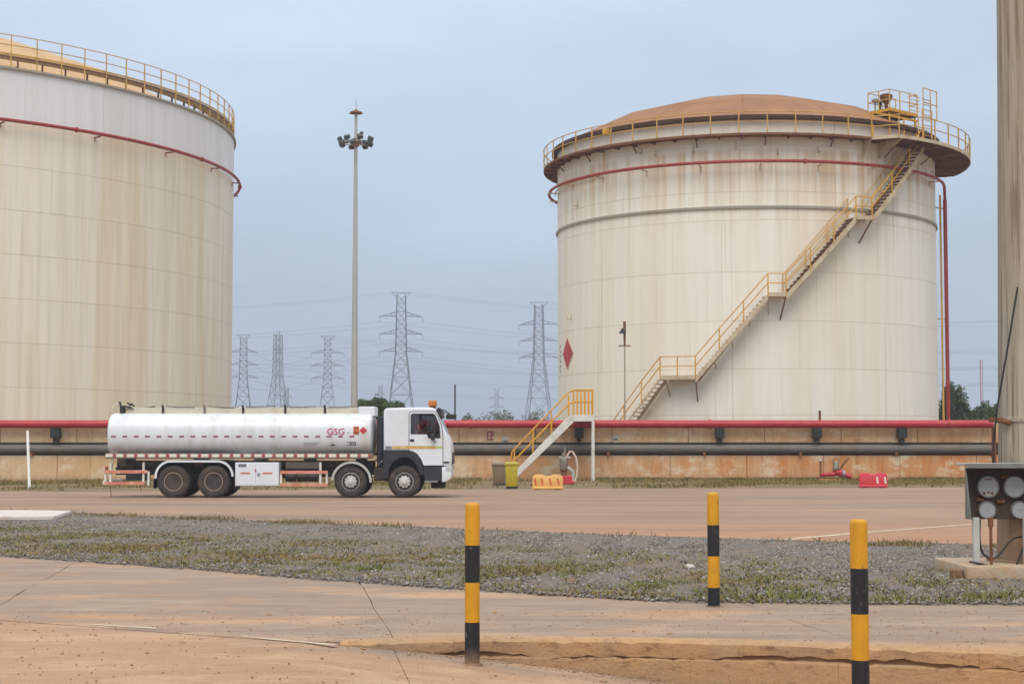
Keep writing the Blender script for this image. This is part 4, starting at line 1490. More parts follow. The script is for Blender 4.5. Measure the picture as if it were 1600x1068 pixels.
# low roof wall below the ring walkway
zk = zRim + 0.72
arc_box(MB(), LA, 0, math.tau, RA - 0.85, RA - 0.08, zk - 0.05, zk, 180).build('walkway_deck', M['rust_cream'], tankA, smooth=40)
arc_box(MB(), LA, 0, math.tau, RA - 0.078, RA - 0.04, zk - 0.08, zk + 0.015, 180).build('walkway_edge', M['rust'], tankA, smooth=40)
ring_rail(tankA, LA, RA - 0.02, zk + 0.02, 1.15, 100, 0.06, M['yellow_old'], 0, math.tau, 0.13, (0.52,), 0.028, leg=0.70)
src = MB().bar(LA(0.03, RA - 0.75, zRim), LA(0.03, RA - 0.75, zk - 0.06), 0.09).build('deck_leg', M['rust'], tankA)
for k in range(1, 100):
    copy_ob(src, tankA, rz=k * math.tau / 100)
# red ring pipe
n = 220
MB().tube([LA(math.tau * k / n, RA + 0.42, zP) for k in range(n)], 0.10, 10, closed=True).build('foam_ring_pipe', M['red_thin'], tankA)
m = MB()
m.bar(LA(0.05, RA - 0.01, zP - 0.17), LA(0.05, RA + 0.55, zP - 0.17), 0.07)
m.bar(LA(0.05, RA + 0.01, zP - 0.17), LA(0.05, RA + 0.01, zP - 0.4), 0.05)
src = m.build('pipe_bracket', M['rust'], tankA)
for k in range(1, 26):
    copy_ob(src, tankA, rz=k * math.tau / 26)
src = MB().tube([LA(0.02, RA + 0.42, zP), LA(0.024, RA + 0.42, zP)], 0.15, 10).build('pipe_flange', M['red_thin'], tankA)
for k in range(1, 14):
    copy_ob(src, tankA, rz=k * math.tau / 14)
# ================================================================== TANKER TRUCK
TY = 53.6
S = FPX / TY / math.cos(PITCH) * 1.0
X162 = gx(162, TY)
def tx(px): return gx(px, TY) - X162
def tz(py): return gz(py, TY) - 0.004
truck = tag(empty('tanker_truck', (X162, TY, 0.004)), 'white four axle fuel tanker truck with crimson lettering, parked broadside on the road', 'tanker truck')
W = 2.46
# --- barrel
bx0, bx1 = tx(163.5), tx(584)
bz0, bz1 = tz(713), 2.74
bzc, bh, bw, NE = (bz0 + bz1) / 2, (bz1 - bz0) / 2, W / 2 - 0.02, 2.7
def barrel_y(z, off=0.0):
    u = min(abs((z - bzc) / bh), 0.9999)
    return W / 2 - bw * (1 - u ** NE) ** (1 / NE) - off
prof = [(-0.08, 0.0), (-0.072, 0.5), (-0.05, 0.85), (-0.03, 0.965), (0.0, 0.99), (0.06, 1.0)]
stations = [(bx0 + 0.10 + a, k) for a, k in prof] + [(bx0 + (bx1 - bx0) * t, 1.0) for t in (0.25, 0.5, 0.75)] + [(bx1 - 0.16 - a * 1.6, k) for a, k in reversed(prof)]
m = MB()
n = 56
vs = []
for x, k in stations:
    for j in range(n):
        t = j * math.tau / n
        c, s = math.cos(t), math.sin(t)
        y = bw * math.copysign(abs(c) ** (2 / NE), c)
        z = bh * math.copysign(abs(s) ** (2 / NE), s)
        vs.append((x, W / 2 + y * k, bzc + z * k))
fs = [(i * n + j, i * n + (j + 1) % n, (i + 1) * n + (j + 1) % n, (i + 1) * n + j) for i in range(len(stations) - 1) for j in range(n)]
m.add(vs, fs)
m.build('barrel', M['tank_body'], truck, smooth=50)
# shallow weld bands round the barrel
for t in (0.18, 0.36, 0.54, 0.72, 0.90):
    x = bx0 + (bx1 - bx0) * t
    m = MB()
    vs, fs = [], []
    for dx in (-0.02, 0.02):
        for j in range(n):
            a = j * math.tau / n
            c, s = math.cos(a), math.sin(a)
            vs.append((x + dx, W / 2 + (bw + 0.004) * math.copysign(abs(c) ** (2 / NE), c), bzc + (bh + 0.004) * math.copysign(abs(s) ** (2 / NE), s)))
    m.add(vs, [(j, (j + 1) % n, n + (j + 1) % n, n + j) for j in range(n)])
    m.build('weld_band', M['tank_body'], truck, smooth=50)
# --- reflective strip at the skirt
sz0, sz1 = tz(713.8), tz(708.8)
x = bx0 + 0.03
k = 0
MB().bx(bx0 + 0.02, bx1 - 0.02, 0.03, 0.10, sz0 - 0.05, sz1 + 0.02).build('skirt_rail', M['underbody'], truck, bevel=0.008)
while x < bx1 - 0.1:
    w = 0.23 if k % 2 == 0 else 0.10
    o = MB().bx(x, min(x + w, bx1 - 0.04), 0.012, 0.032, sz0, sz1).build('reflective_strip', M['refl_white'] if k % 2 == 0 else M['refl_red'], truck)
    x += w + 0.006
    k += 1
# --- dashes along the barrel
zd = tz(681.5)
for k in range(22):
    px = 177 + k * 17.75
    if px > 565: break
    x0 = tx(px - 4)
    MB().bx(x0, x0 + 0.155, barrel_y(zd) - 0.006, barrel_y(zd) + 0.03, zd - 0.026, zd + 0.026).build('dash_print', M['maroon'], truck, smooth=0)
# --- lettering
def text_mesh(name, body, size, mat, parent, place, bold=0.0):
    cu = bpy.data.curves.new(name, 'FONT')
    cu.body = body
    cu.size = size
    cu.align_x, cu.align_y = 'CENTER', 'CENTER'
    cu.offset = bold
    cu.resolution_u = 4
    ob = bpy.data.objects.new(name + '_src', cu)
    col.objects.link(ob)
    dg = bpy.context.evaluated_depsgraph_get()
    me = bpy.data.meshes.new_from_object(ob.evaluated_get(dg))
    bpy.data.objects.remove(ob)
    bpy.data.curves.remove(cu)
    for v in me.vertices:
        v.co = place(v.co.x, v.co.y)
    me.name = name
    me.materials.clear()
    me.materials.append(mat)
    o = bpy.data.objects.new(name, me)
    col.objects.link(o)
    o.parent = parent
    return o
def on_barrel(px, py):
    cx, cz = tx(px), tz(py)
    return lambda u, v: (cx + u, barrel_y(cz + v) - 0.006, cz + v)
text_mesh('lettering', 'GSG', 0.30, M['logo'], truck, on_barrel(524.5, 674.5), 0.006)
text_mesh('lettering', '-', 0.2, M['print_grey'], truck, on_barrel(544, 675), 0.006)
text_mesh('lettering', '1203', 0.16, M['print_dark'], truck, on_barrel(548.5, 693), 0.004)
def barrel_plate(name, px0, px1, py0, py1, mat, off=0.012):
    m = MB()
    x0, x1, z0, z1 = tx(px0), tx(px1), tz(py1), tz(py0)
    vs, fs = [], []
    nn = 6
    for i in range(nn + 1):
        z = z0 + (z1 - z0) * i / nn
        y = barrel_y(z)
        vs += [(x0, y - off, z), (x1, y - off, z), (x1, y + 0.01, z), (x0, y + 0.01, z)]
    for i in range(nn):
        for q in range(4):
            q2 = (q + 1) % 4
            fs.append((i * 4 + q, i * 4 + q2, i * 4 + 4 + q2, i * 4 + 4 + q))
    fs += [(3, 2, 1, 0), (nn * 4, nn * 4 + 1, nn * 4 + 2, nn * 4 + 3)]
    m.add(vs, fs)
    return m.build(name, mat, truck, smooth=20)
barrel_plate('hazard_plate', 551.8, 560.8, 665.5, 678.5, M['orange_plate'])
text_mesh('plate_number', '33', 0.12, M['print_dark'], truck, lambda u, v: (tx(556.3) + u, barrel_y(tz(669) + v) - 0.016, tz(669) + v), 0.003)
text_mesh('plate_number', '1203', 0.10, M['print_dark'], truck, lambda u, v: (tx(556.3) + u, barrel_y(tz(675.5) + v) - 0.016, tz(675.5) + v), 0.003)
def barrel_diamond(px, py, hw, mat, off):
    cx, cz = tx(px), tz(py)
    m = MB()
    vs = [(cx + u, barrel_y(cz + v) - off, cz + v) for u, v in ((0, -hw), (hw, 0), (0, hw), (-hw, 0))]
    vs += [(a, b + 0.02, c) for a, b, c in vs]
    m.add(vs, [(0, 1, 2, 3), (7, 6, 5, 4), (0, 4, 5, 1), (1, 5, 6, 2), (2, 6, 7, 3), (3, 7, 4, 0)])
    return m.build('hazard_diamond', mat, truck, smooth=0)
barrel_diamond(567.4, 673, 0.16, M['refl_white'], 0.012)
barrel_diamond(567.4, 672.2, 0.125, M['hazard_red'], 0.016)
MB().bx(tx(516.5), tx(523), barrel_y(tz(694.5)) - 0.03, barrel_y(tz(694.5)) + 0.02, tz(695.6), tz(693.6)).build('catch', M['plastic_black'], truck, bevel=0.005)
for i in range(3):
    zz = tz(691 + i * 2.4)
    MB().bx(tx(474), tx(498 - i * 3), barrel_y(zz) - 0.005, barrel_y(zz) + 0.02, zz - 0.012, zz + 0.012).build('faint_print', M['print_grey'], truck, smooth=0)
# --- catwalk and fittings on top
ty0, ty1 = 0.80, 1.66
m = MB()
ctop = 2.74 + 0.17
for y in (ty0, ty1):
    m.bx(tx(200), tx(556), y - 0.02, y + 0.02, 2.60, ctop)
m.bx(tx(200), tx(203), ty0, ty1, 2.60, ctop)
m.build('catwalk', M['cream_cat'], truck, bevel=0.006)
MB().bx(tx(557), tx(583), 0.62, 1.84, 2.62, 2.94).build('header_box', M['truck_white'], truck, bevel=0.02)
MB().bx(tx(203), tx(556), ty0 + 0.02, ty1 - 0.02, 2.70, 2.78).build('catwalk_tread', M['underbody'], truck)
for px in (246, 312, 373, 440, 503):
    c = (tx(px) + 0.5, 1.23, 2.78)
    MB().lathe([(0.27, 0), (0.27, 0.10), (0.24, 0.14), (0.10, 0.16), (0, 0.17)], o=c, n=20).build('manhole_lid', M['galv'], truck)
    m = MB()
    m.bx(tx(px) - 0.03, tx(px) + 0.04, ty0 - 0.05, ty0 + 0.02, 2.70, ctop + 0.01)
    m.tube([(tx(px), ty0 - 0.03, ctop), (tx(px) - 0.02, ty0 - 0.03, ctop + 0.08)], 0.035, 8)
    m.build('rail_post', M['black_iron'] if px != 312 else M['underbody'], truck)
for a, b, la, lb in ((251, 296, 0.04, 0.02), (318, 360, 0.05, 0.0), (378, 425, 0.02, 0.06), (446, 490, 0.02, 0.04), (508, 552, 0.01, 0.05)):
    MB().tube([(tx(a), ty0 - 0.03, ctop + la), (tx((a + b) / 2), ty0 - 0.03, ctop + (la + lb) / 2 - 0.01), (tx(b), ty0 - 0.03, ctop + lb)], 0.018, 6).build('folded_handrail', M['underbody'], truck)
# tail fittings: hoop, hose arm and brackets at the rear of the roof
xr = tx(172)
m = MB()
pts = [(xr + 0.12 * math.cos(t) - 0.02, 0.9, 2.86 + 0.18 * math.sin(t)) for t in [math.tau * i / 14 for i in range(14)]]
m.tube(pts, 0.022, 6, closed=True)
m.build('ladder_hoop', M['cream_cat'], truck)
pts = [(tx(166), 0.86, 2.6), (tx(165), 0.86, 2.85), (tx(168), 0.86, 3.0), (tx(176), 0.86, 3.02)]
MB().tube(pts, 0.022, 6).build('ladder_rail', M['cream_cat'], truck)
m = MB().box((tx(181), 0.9, 2.84), (0.14, 0.3, 0.28))
m.bx(tx(174), tx(178), 0.85, 0.95, 2.98, 3.10)
m.build('hose_clamp', M['black_iron'], truck, bevel=0.02)
MB().tube([(tx(176), 0.9, 3.06), (tx(181), 0.9, 2.86), (tx(203), 0.9, 2.86), (tx(232), 0.9, 2.95)], [0.03, 0.035, 0.03, 0.025], 8).build('discharge_arm', M['underbody'], truck)
for a, b in (((186, 3.04), (199, 2.96)), ((184, 2.93), (196, 2.88))):
    m = MB().tube([(tx(a[0]), 1.0, a[1] + 0.03), (tx(b[0]), 1.0, b[1])], 0.028, 6)
    m.box((tx((a[0] + b[0]) / 2), 1.0, (a[1] + b[1]) / 2 + 0.02), (0.12, 0.07, 0.07))
    m.build('lever', M['black_iron'], truck)
# --- chassis
for y in (0.78, 1.60):
    MB().bx(tx(172), tx(690), y, y + 0.08, 0.72, 0.98).build('chassis_rail', M['chassis'], truck)
m = MB().bx(tx(175), tx(580), 0.70, 1.76, 0.985, 1.18)
m.build('subframe', M['chassis'], truck)
for px in (185, 305, 400, 478, 560):
    m = MB()
    m.add([(tx(px) - 0.12, 0.25, 1.34), (tx(px) + 0.12, 0.25, 1.34), (tx(px) + 0.12, 0.70, 1.0), (tx(px) - 0.12, 0.70, 1.0),
           (tx(px) - 0.12, 2.21, 1.34), (tx(px) + 0.12, 2.21, 1.34), (tx(px) + 0.12, 1.76, 1.0), (tx(px) - 0.12, 1.76, 1.0)],
          [(0, 1, 2, 3), (5, 4, 7, 6), (0, 4, 5, 1), (3, 2, 6, 7), (0, 3, 7, 4), (1, 5, 6, 2)])
    m.build('cradle', M['underbody'], truck)
MB().tube([(tx(192), 1.2, 0.95), (tx(225), 1.2, 0.95)], 0.24, 16).build('rear_drum', M['plastic_black'], truck)
MB().bx(tx(192), tx(226), 0.45, 0.95, 0.55, 0.78).build('rear_locker', M['plastic_black'], truck, bevel=0.02)
MB().bx(tx(444), tx(498), 0.35, 0.75, 0.92, 1.14).build('battery_box', M['underbody'], truck, bevel=0.02)
for px in (452, 470, 487):
    MB().tube([(tx(px - 8), 0.5, 0.66), (tx(px + 8), 0.5, 0.66)], 0.15, 16).build('air_tank', M['plastic_black'], truck)
for px in (271, 334, 548, 632):
    MB().tube([(tx(px), 0.15, 0.52), (tx(px), W - 0.15, 0.52)], 0.075, 10).build('axle', M['chassis'], truck)
    MB().tube([(tx(px), 1.23, 0.52), (tx(px) + 0.01, 1.23, 0.53)], 0.22, 12).build('differential', M['chassis'], truck)
MB().tube([(tx(340), 1.2, 0.62), (tx(560), 1.2, 0.72)], 0.06, 10).build('drive_shaft', M['chassis'], truck)
for px in (302, 548, 632):
    for y in (0.62, 1.76):
        m = MB()
        for q in range(4):
            m.bx(tx(px) - 0.62 + q * 0.1, tx(px) + 0.62 - q * 0.1, y, y + 0.09, 0.62 + q * 0.03, 0.65 + q * 0.03)
        m.build('leaf_spring', M['chassis'], truck)
# --- wheels
WR = 0.515
def tyre_mb(width):
    m = MB()
    h = width / 2
    m.lathe([(0.29, -h + 0.03), (0.33, -h + 0.005), (0.43, -h), (0.49, -h + 0.03), (WR, -h + 0.06), (WR, -0.045), (WR - 0.014, -0.04), (WR - 0.014, -0.02), (WR, -0.015), (WR, 0.015), (WR - 0.014, 0.02), (WR - 0.014, 0.04), (WR, 0.045),
             (WR, h - 0.06), (0.49, h - 0.03), (0.43, h), (0.33, h - 0.005), (0.29, h - 0.03)], axis='Y', n=48)
    return m
def lug_blocks(m, width):
    h = width / 2
    for k in range(44):
        t = k * math.tau / 44
        for s in (-1, 1):
            c = Vector((math.cos(t) * (WR - 0.004), s * (h - 0.045), math.sin(t) * (WR - 0.004)))
            m.box(c, (0.02, 0.05, 0.035), rot=Matrix.Rotation(-t, 3, 'Y'))
def wheel(front):
    w = tyre_mb(0.28)
    lug_blocks(w, 0.28)
    w = w.build('wheel', M['tyre'], truck, smooth=40)
    if front:
        r = MB().lathe([(0.30, 0.10), (0.30, -0.105), (0.275, -0.115), (0.265, -0.09), (0.25, -0.085), (0.15, -0.14), (0.10, -0.15), (0.0, -0.155)], axis='Y', n=40).build('rim', M['rim_silver'], w, smooth=40)
        h = MB()
        for k in range(10):
            t = k * math.tau / 10
            h.lathe([(0.019, -0.155), (0.019, -0.10)], o=(0.165 * math.cos(t), 0, 0.165 * math.sin(t)), axis='Y', n=6)
        h.build('wheel_nuts', M['rim_silver'], w)
        h = MB()
        for k in range(10):
            t = (k + 0.5) * math.tau / 10
            h.lathe([(0.0, -0.135), (0.036, -0.133), (0.036, -0.09)], o=(0.208 * math.cos(t), 0, 0.208 * math.sin(t)), axis='Y', n=10)
        h.build('hand_holes', M['black_iron'], w)
        MB().lathe([(0.085, -0.12), (0.085, -0.19), (0.07, -0.21), (0.0, -0.215)], axis='Y', n=20).build('hub', M['rim_silver'], w)
    else:
        MB().lathe([(0.30, 0.12), (0.30, -0.12), (0.285, -0.128), (0.272, -0.10), (0.255, -0.09), (0.25, 0.03)], axis='Y', n=40).build('rim', M['rim_brown'], w, smooth=40)
        MB().lathe([(0.252, 0.028), (0.20, 0.05), (0.0, 0.05)], axis='Y', n=40).build('wheel_disc', M['chassis'], w, smooth=40)  # disc coloured dark to give the rim recess its shade
        h = MB()
        for k in range(10):
            t = k * math.tau / 10
            h.lathe([(0.018, 0.0), (0.018, 0.06)], o=(0.165 * math.cos(t), 0, 0.165 * math.sin(t)), axis='Y', n=6)
        h.build('wheel_nuts', M['rim_brown'], w)
        MB().lathe([(0.13, 0.05), (0.13, -0.04), (0.115, -0.085), (0.05, -0.10), (0.0, -0.10)], axis='Y', n=24).build('hub', M['rim_brown'], w)
    return w
def place_wheel(src, x, y, flip, first):
    w = src if first else copy_tree(src, truck)
    w.location = (x, y, WR)
    w.rotation_euler = (0, rnd.uniform(0, 1.5), math.pi if flip else 0)
wf, wr = wheel(True), wheel(False)
place_wheel(wf, tx(548), 0.18, False, True)
for px, y, fl in ((548, W - 0.18, True), (632, 0.18, False), (632, W - 0.18, True)):
    place_wheel(wf, tx(px), y, fl, False)
place_wheel(wr, tx(271), 0.16, False, True)
for px, y, fl in ((271, 0.47, False), (271, W - 0.47, True), (271, W - 0.16, True), (334, 0.16, False), (334, 0.47, False), (334, W - 0.47, True), (334, W - 0.16, True)):
    place_wheel(wr, tx(px), y, fl, False)
# --- fenders
def arc_path(cx, cz, r, a0, a1, n=8):
    return [(cx + r * math.cos(R_(a0 + (a1 - a0) * i / n)), cz + r * math.sin(R_(a0 + (a1 - a0) * i / n))) for i in range(n + 1)]
zt_ = tz(718.5)
rf = 0.52
path = [(tx(242), tz(747))] + arc_path(tx(242) + rf, zt_ - rf, rf, 180, 90) + arc_path(tx(365.5) - rf, zt_ - rf, rf, 90, 0) + [(tx(365.5), tz(744))]
for y0, y1 in ((0.0, 0.66), (W - 0.66, W)):
    MB().strip(path, y0 + 0.015, y1 - 0.015, 0.03).build('rear_fender', M['plastic_black'], truck, smooth=40)
    e = y0 if y0 < 1 else y1 - 0.013
    MB().strip(path, e, e + 0.013, 0.07).build('fender_edge', M['truck_white'], truck, smooth=40)
path = arc_path(tx(549.3), tz(752), 0.655, 176, -2, 18)
for y0, y1 in ((0.0, 0.42), (W - 0.42, W)):
    MB().strip(path, y0 + 0.015, y1, 0.03).build('front_fender', M['plastic_black'], truck, smooth=40)
    e = y0 if y0 < 1 else y1 + 0.001
    MB().strip(path, e, e + 0.013, 0.075).build('fender_edge', M['hood_top'], truck, smooth=40)
# mud flaps
for px in (240.5, 367):
    MB().bx(tx(px) - 0.01, tx(px) + 0.01, 0.03, 0.6, 0.30, 0.62).build('mud_flap', M['plastic_black'], truck)
# --- white locker with two doors
lx0, lx1, lz0, lz1 = tx(367.5), tx(436), tz(759), tz(722)
lk = MB().bx(lx0, lx1, 0.03, 0.62, lz0, lz1).build('side_locker', M['truck_white'], truck, bevel=0.012)
xm = tx(400)
for a, b in ((lx0 + 0.015, xm - 0.008), (xm + 0.008, lx1 - 0.015)):
    MB().bx(a, b, 0.012, 0.029, lz0 + 0.02, lz1 - 0.02).build('door', M['truck_white'], lk, bevel=0.006)
for a, b in ((376, 391), (411, 426)):
    MB().bx(tx(a), tx(b), 0.004, 0.011, tz(739.8), tz(737.6)).build('orange_tape', M['orange_plate'], lk, smooth=0)
MB().bx(tx(373), tx(385), 0.003, 0.011, tz(729), tz(724.5)).build('number_plate', M['print_grey'], lk, smooth=0)
text_mesh('plate_print', '8102', 0.12, M['print_dark'], lk, lambda u, v: (tx(379) + u, 0.001, tz(726.8) + v), 0.004)
MB().bx(tx(402), tx(407), -0.006, 0.011, tz(743), tz(738.5)).build('latch', M['print_grey'], lk, bevel=0.006)
MB().bx(tx(398.6), tx(400.4), -0.004, 0.011, tz(736.5), tz(733)).build('latch', M['refl_red'], lk, bevel=0.004)
# --- side guards
def guard(posts, rails, x0, x1):
    for px, za, zb in posts:
        MB().bx(tx(px) - 0.035, tx(px) + 0.035, 0.051, 0.11, za, zb).build('guard_post', M['white_paint'], truck, bevel=0.006)
guard([(164.5, tz(757), tz(737)), (172.5, tz(756), tz(722)), (224, tz(756), tz(722)), (232, tz(758), tz(736))], None, 0, 0)
guard([(439, tz(759), tz(736)), (500.5, tz(757), tz(722)), (510.5, tz(758), tz(737))], None, 0, 0)
for x0, x1, a, b in ((163, 231, 734.2, 739.2), (163, 226, 752.5, 757.5), (438, 512, 735, 740), (438, 512, 754.5, 759.5)):
    MB().bx(tx(x0), tx(x1), 0.025, 0.05, tz(b), tz(a)).build('guard_rail', M['orange_rail'], truck, bevel=0.006)
for px in (171, 219):
    MB().bar((tx(px), 0.2, tz(756)), (tx(px) + (0.03 if px < 200 else 0), 0.2, tz(776 if px < 200 else 768)), 0.02).build('static_chain', M['rust'], truck)
MB().bx(tx(160), tx(166), 0.1, W - 0.1, 0.42, 0.56).build('rear_bumper', M['white_paint'], truck, bevel=0.015)
for y in (0.25, W - 0.45):
    MB().bx(tx(161.5), tx(164), y, y + 0.2, 0.85, 1.0).build('tail_light', M['refl_red'], truck, bevel=0.01)
# rear ladder
m = MB()
for y in (1.0, 1.35):
    m.bar((tx(160.5), y, 0.9), (tx(162.5), y, 2.9), 0.035)
for k in range(6):
    m.bar((tx(160.8), 1.0, 1.05 + k * 0.3), (tx(160.8), 1.35, 1.05 + k * 0.3), 0.025)
m.build('tail_ladder', M['cream_cat'], truck)
# --- cab: shell of profile rings with open window apertures
prof_px = [(599, 704), (599, 642), (601, 638.5), (606, 637), (640, 636), (674, 636.2), (680, 638.5), (684, 645), (692, 664), (698.5, 678), (703.5, 690), (705.5, 702), (706, 715), (704.5, 728), (661, 728), (657, 717), (651, 709), (643, 705), (634, 704)]
CP = [(tx(a), tz(b)) for a, b in prof_px]
cxm, czm = tx(652), tz(684)
def inset(P, d):
    out = []
    for i in range(len(P)):
        a, b, c = Vector(P[i - 1]), Vector(P[i]), Vector(P[(i + 1) % len(P)])
        d1, d2 = (b - a).normalized(), (c - b).normalized()
        n1, n2 = Vector((d1.y, -d1.x)), Vector((d2.y, -d2.x))
        nn = (n1 + n2)
        nn = nn / max(nn.length_squared / 2, 0.4)
        out.append((b.x + nn.x * d, b.y + nn.y * d))
    return out
winP = [(tx(642.5), tz(677)), (tx(642.5), tz(648.5)), (tx(645), tz(647)), (tx(676.5), tz(647)), (tx(679), tz(649)), (tx(685.5), tz(665)), (tx(687), tz(683)), (tx(670), tz(683)), (tx(668), tz(677))]
cab = MB()
lv = [(0.035, 0.075), (0.045, 0.035), (0.075, 0.010), (0.12, 0.0), (W - 0.12, 0.0), (W - 0.075, 0.010), (W - 0.045, 0.035), (W - 0.035, 0.075)]
nP = len(CP)
vs = []
for y, d in lv:
    vs += [(x, y, z) for x, z in inset(CP, d)]
fs = []
WS0, WS1 = 7, 9      # the windscreen spans profile edges 7..8
for L_ in range(len(lv) - 1):
    for i in range(nP):
        j = (i + 1) % nP
        if L_ == 3 and WS0 <= i < WS1: continue
        fs.append((L_ * nP + i, L_ * nP + j, (L_ + 1) * nP + j, (L_ + 1) * nP + i))
cab.add(vs, fs)
in0 = inset(CP, 0.075)
for y0, y1 in ((0.035, 0.065), (W - 0.065, W - 0.035)):
    cab.plate_y(in0, [winP], y0, y1)
cabo = cab.build('cab', M['truck_white'], truck, smooth=32)
# inner skins so that the cab is not paper thin
MB().bx(tx(603), tx(606), 0.10, W - 0.10, tz(704), tz(642)).build('back_wall', M['seat'], cabo)
MB().bx(tx(604), tx(676), 0.10, W - 0.10, tz(641.5), tz(639.5)).build('headlining', M['hood'], cabo)
MB().bx(tx(604), tx(700), 0.10, W - 0.10, tz(703.5), tz(701.5)).build('cab_floor', M['plastic_black'], cabo)
m = MB().prism_y([(tx(690), tz(702)), (tx(686), tz(684)), (tx(692), tz(680.5)), (tx(699), tz(682)), (tx(702), tz(702))], 0.10, W - 0.10)
m.build('dashboard', M['plastic_black'], cabo, bevel=0.02)
wa, wb = CP[7], CP[9]
wm = CP[8]
MB().strip([wa, wm, wb], 0.135, W - 0.135, 0.012).build('windscreen', M['windscreen'], cabo, smooth=40)
for y0, y1 in ((0.048, 0.054), (W - 0.054, W - 0.048)):
    # the near window is half wound down: glass only in its rear part
    wp = winP if y0 > 1 else [(tx(642.5), tz(677)), (tx(642.5), tz(648.5)), (tx(645), tz(647)), (tx(655), tz(647)), (tx(655), tz(677))]
    MB().plate_y(wp, [], y0, y1).build('side_window', M['dimmed'] if y0 > 1 else M['glass'], cabo, smooth=0)
m = MB().plate_y([(tx(641.3), tz(678.2)), (tx(641.3), tz(648)), (tx(644.2), tz(645.6)), (tx(677.2), tz(645.6)), (tx(680.4), tz(648.4)), (tx(686.8), tz(665)), (tx(688.4), tz(684.3)), (tx(669), tz(684.3)), (tx(667), tz(678.2))], [winP], 0.024, 0.036)
m.build('window_seal', M['plastic_black'], cabo, smooth=0)
# visor over the windscreen and sun band inside
m = MB().prism_y([(tx(680), tz(641)), (tx(684), tz(636.5)), (tx(688.5), tz(637.5)), (tx(690), tz(651)), (tx(687.5), tz(652)), (tx(684), tz(645))], 0.06, W - 0.06)
m.build('sun_visor', M['plastic_black'], cabo, bevel=0.012)
# door: shut lines in relief
door_outer = [(tx(639.5), tz(703.5)), (tx(639.5), tz(646)), (tx(642), tz(643)), (tx(678.5), tz(643)), (tx(682), tz(646.5)), (tx(689.5), tz(664)), (tx(691.5), tz(684)), (tx(691.5), tz(726.5)), (tx(662), tz(726.5)), (tx(658), tz(716.5)), (tx(652), tz(708.5)), (tx(645), tz(704.2))]
gapo = inset(door_outer, -0.022)
for y0, y1 in ((0.031, 0.0355), (W - 0.0355, W - 0.031)):
    MB().plate_y(gapo, [inset(door_outer, 0.01)], y0, y1).build('door_gap', M['plastic_black'], cabo, smooth=0)  # dark outline strip: shade in the gap round the door, put in as colour
for y0, y1 in ((0.027, 0.037), (W - 0.037, W - 0.027)):
    d = MB().plate_y(door_outer, [winP], y0, y1).build('door', M['truck_white'], cabo, smooth=0)
    m = MB().bx(tx(640.5), tx(647), (y0 - 0.022) if y0 < 1 else y1, y0 if y0 < 1 else y1 + 0.022, tz(689.3), tz(685.6))
    m.build('handle', M['plastic_black'], d, bevel=0.006)
# sleeper side panel, slightly raised
MB().plate_y([(tx(601), tz(694)), (tx(601), tz(645)), (tx(604), tz(643.5)), (tx(637.5), tz(643.5)), (tx(637.5), tz(694))], [], 0.029, 0.037).build('side_panel', M['truck_white'], cabo)
# stripes
MB().bx(tx(613), tx(680), 0.0185, 0.026, tz(700.6), tz(696.2)).build('stripe', M['stripe'], cabo, smooth=0)
MB().bx(tx(680.3), tx(691), 0.0185, 0.026, tz(699.8), tz(696.6)).build('stripe', M['lime'], cabo, smooth=0)
MB().bx(tx(602), tx(612.5), 0.0185, 0.0285, tz(701), tz(696.8)).build('model_badge', M['print_grey'], cabo, smooth=0)
text_mesh('badge_print', '371', 0.10, M['print_dark'], cabo, lambda u, v: (tx(607) + u, 0.0165, tz(698.9) + v), 0.003)
# black wheel arch, step and bumper
ax, az = tx(632), tz(752)
po = [(tx(598.5), tz(727)), (tx(598.5), tz(704.3))] + [(tx(636), tz(704.3)), (tx(646), tz(706)), (tx(653), tz(712)), (tx(658), tz(720)), (tx(661), tz(730)), (tx(663.5), tz(741))]
pi_ = [(tx(656), tz(741)), (tx(653), tz(731)), (tx(648), tz(722)), (tx(641), tz(716)), (tx(632), tz(714)), (tx(622), tz(716)), (tx(613), tz(722)), (tx(608), tz(731)), (tx(607), tz(745)), (tx(599), tz(748))]
for y0, y1 in ((0.02, 0.16), (W - 0.16, W - 0.02)):
    MB().plate_y(po + pi_, [], y0, y1).build('wheel_arch', M['plastic_black'], truck, smooth=20)
MB().bx(tx(598.6), tx(662), 0.74, W - 0.74, tz(752), tz(704.5)).build('arch_liner', M['plastic_black'], truck)
for y0, y1 in ((0.165, 0.735), (W - 0.735, W - 0.165)):
    MB().bx(tx(608), tx(656), y0, y1, tz(711), tz(705)).build('arch_roof', M['plastic_black'], truck)
for y0, y1 in ((0.03, 0.5), (W - 0.5, W - 0.03)):
    st = MB().prism_y([(tx(661.5), tz(729)), (tx(690), tz(729)), (tx(689), tz(751)), (tx(664), tz(754)), (tx(663), tz(741))], y0, y1).build('entry_step', M['plastic_black'], truck, bevel=0.012)
    MB().bx(tx(664), tx(684), y0 - 0.02 if y0 < 1 else y1, y0 if y0 < 1 else y1 + 0.02, tz(753), tz(750.6)).build('step_edge', M['galv'], st)
bp = MB().prism_y([(tx(690.3), tz(728.8)), (tx(704), tz(728.8)), (tx(705.6), tz(740)), (tx(704), tz(747)), (tx(698), tz(752)), (tx(690.3), tz(753))], 0.04, W - 0.04).build('bumper', M['truck_white'], truck, bevel=0.03, seg=2)
for y in (0.022, W - 0.5):
    MB().bx(tx(696), tx(706.2), y, y + 0.478, tz(735.5), tz(727.4)).build('headlight', M['lamp_glass'], bp, bevel=0.02)
    MB().bx(tx(693), tx(702), y - 0.004, y + 0.06, tz(723.5), tz(720.5)).build('marker_lamp', M['plastic_black'], truck, bevel=0.01)
MB().bx(tx(704), tx(707.2), 0.5, W - 0.5, tz(725), tz(706)).build('grille', M['plastic_black'], truck, bevel=0.02)
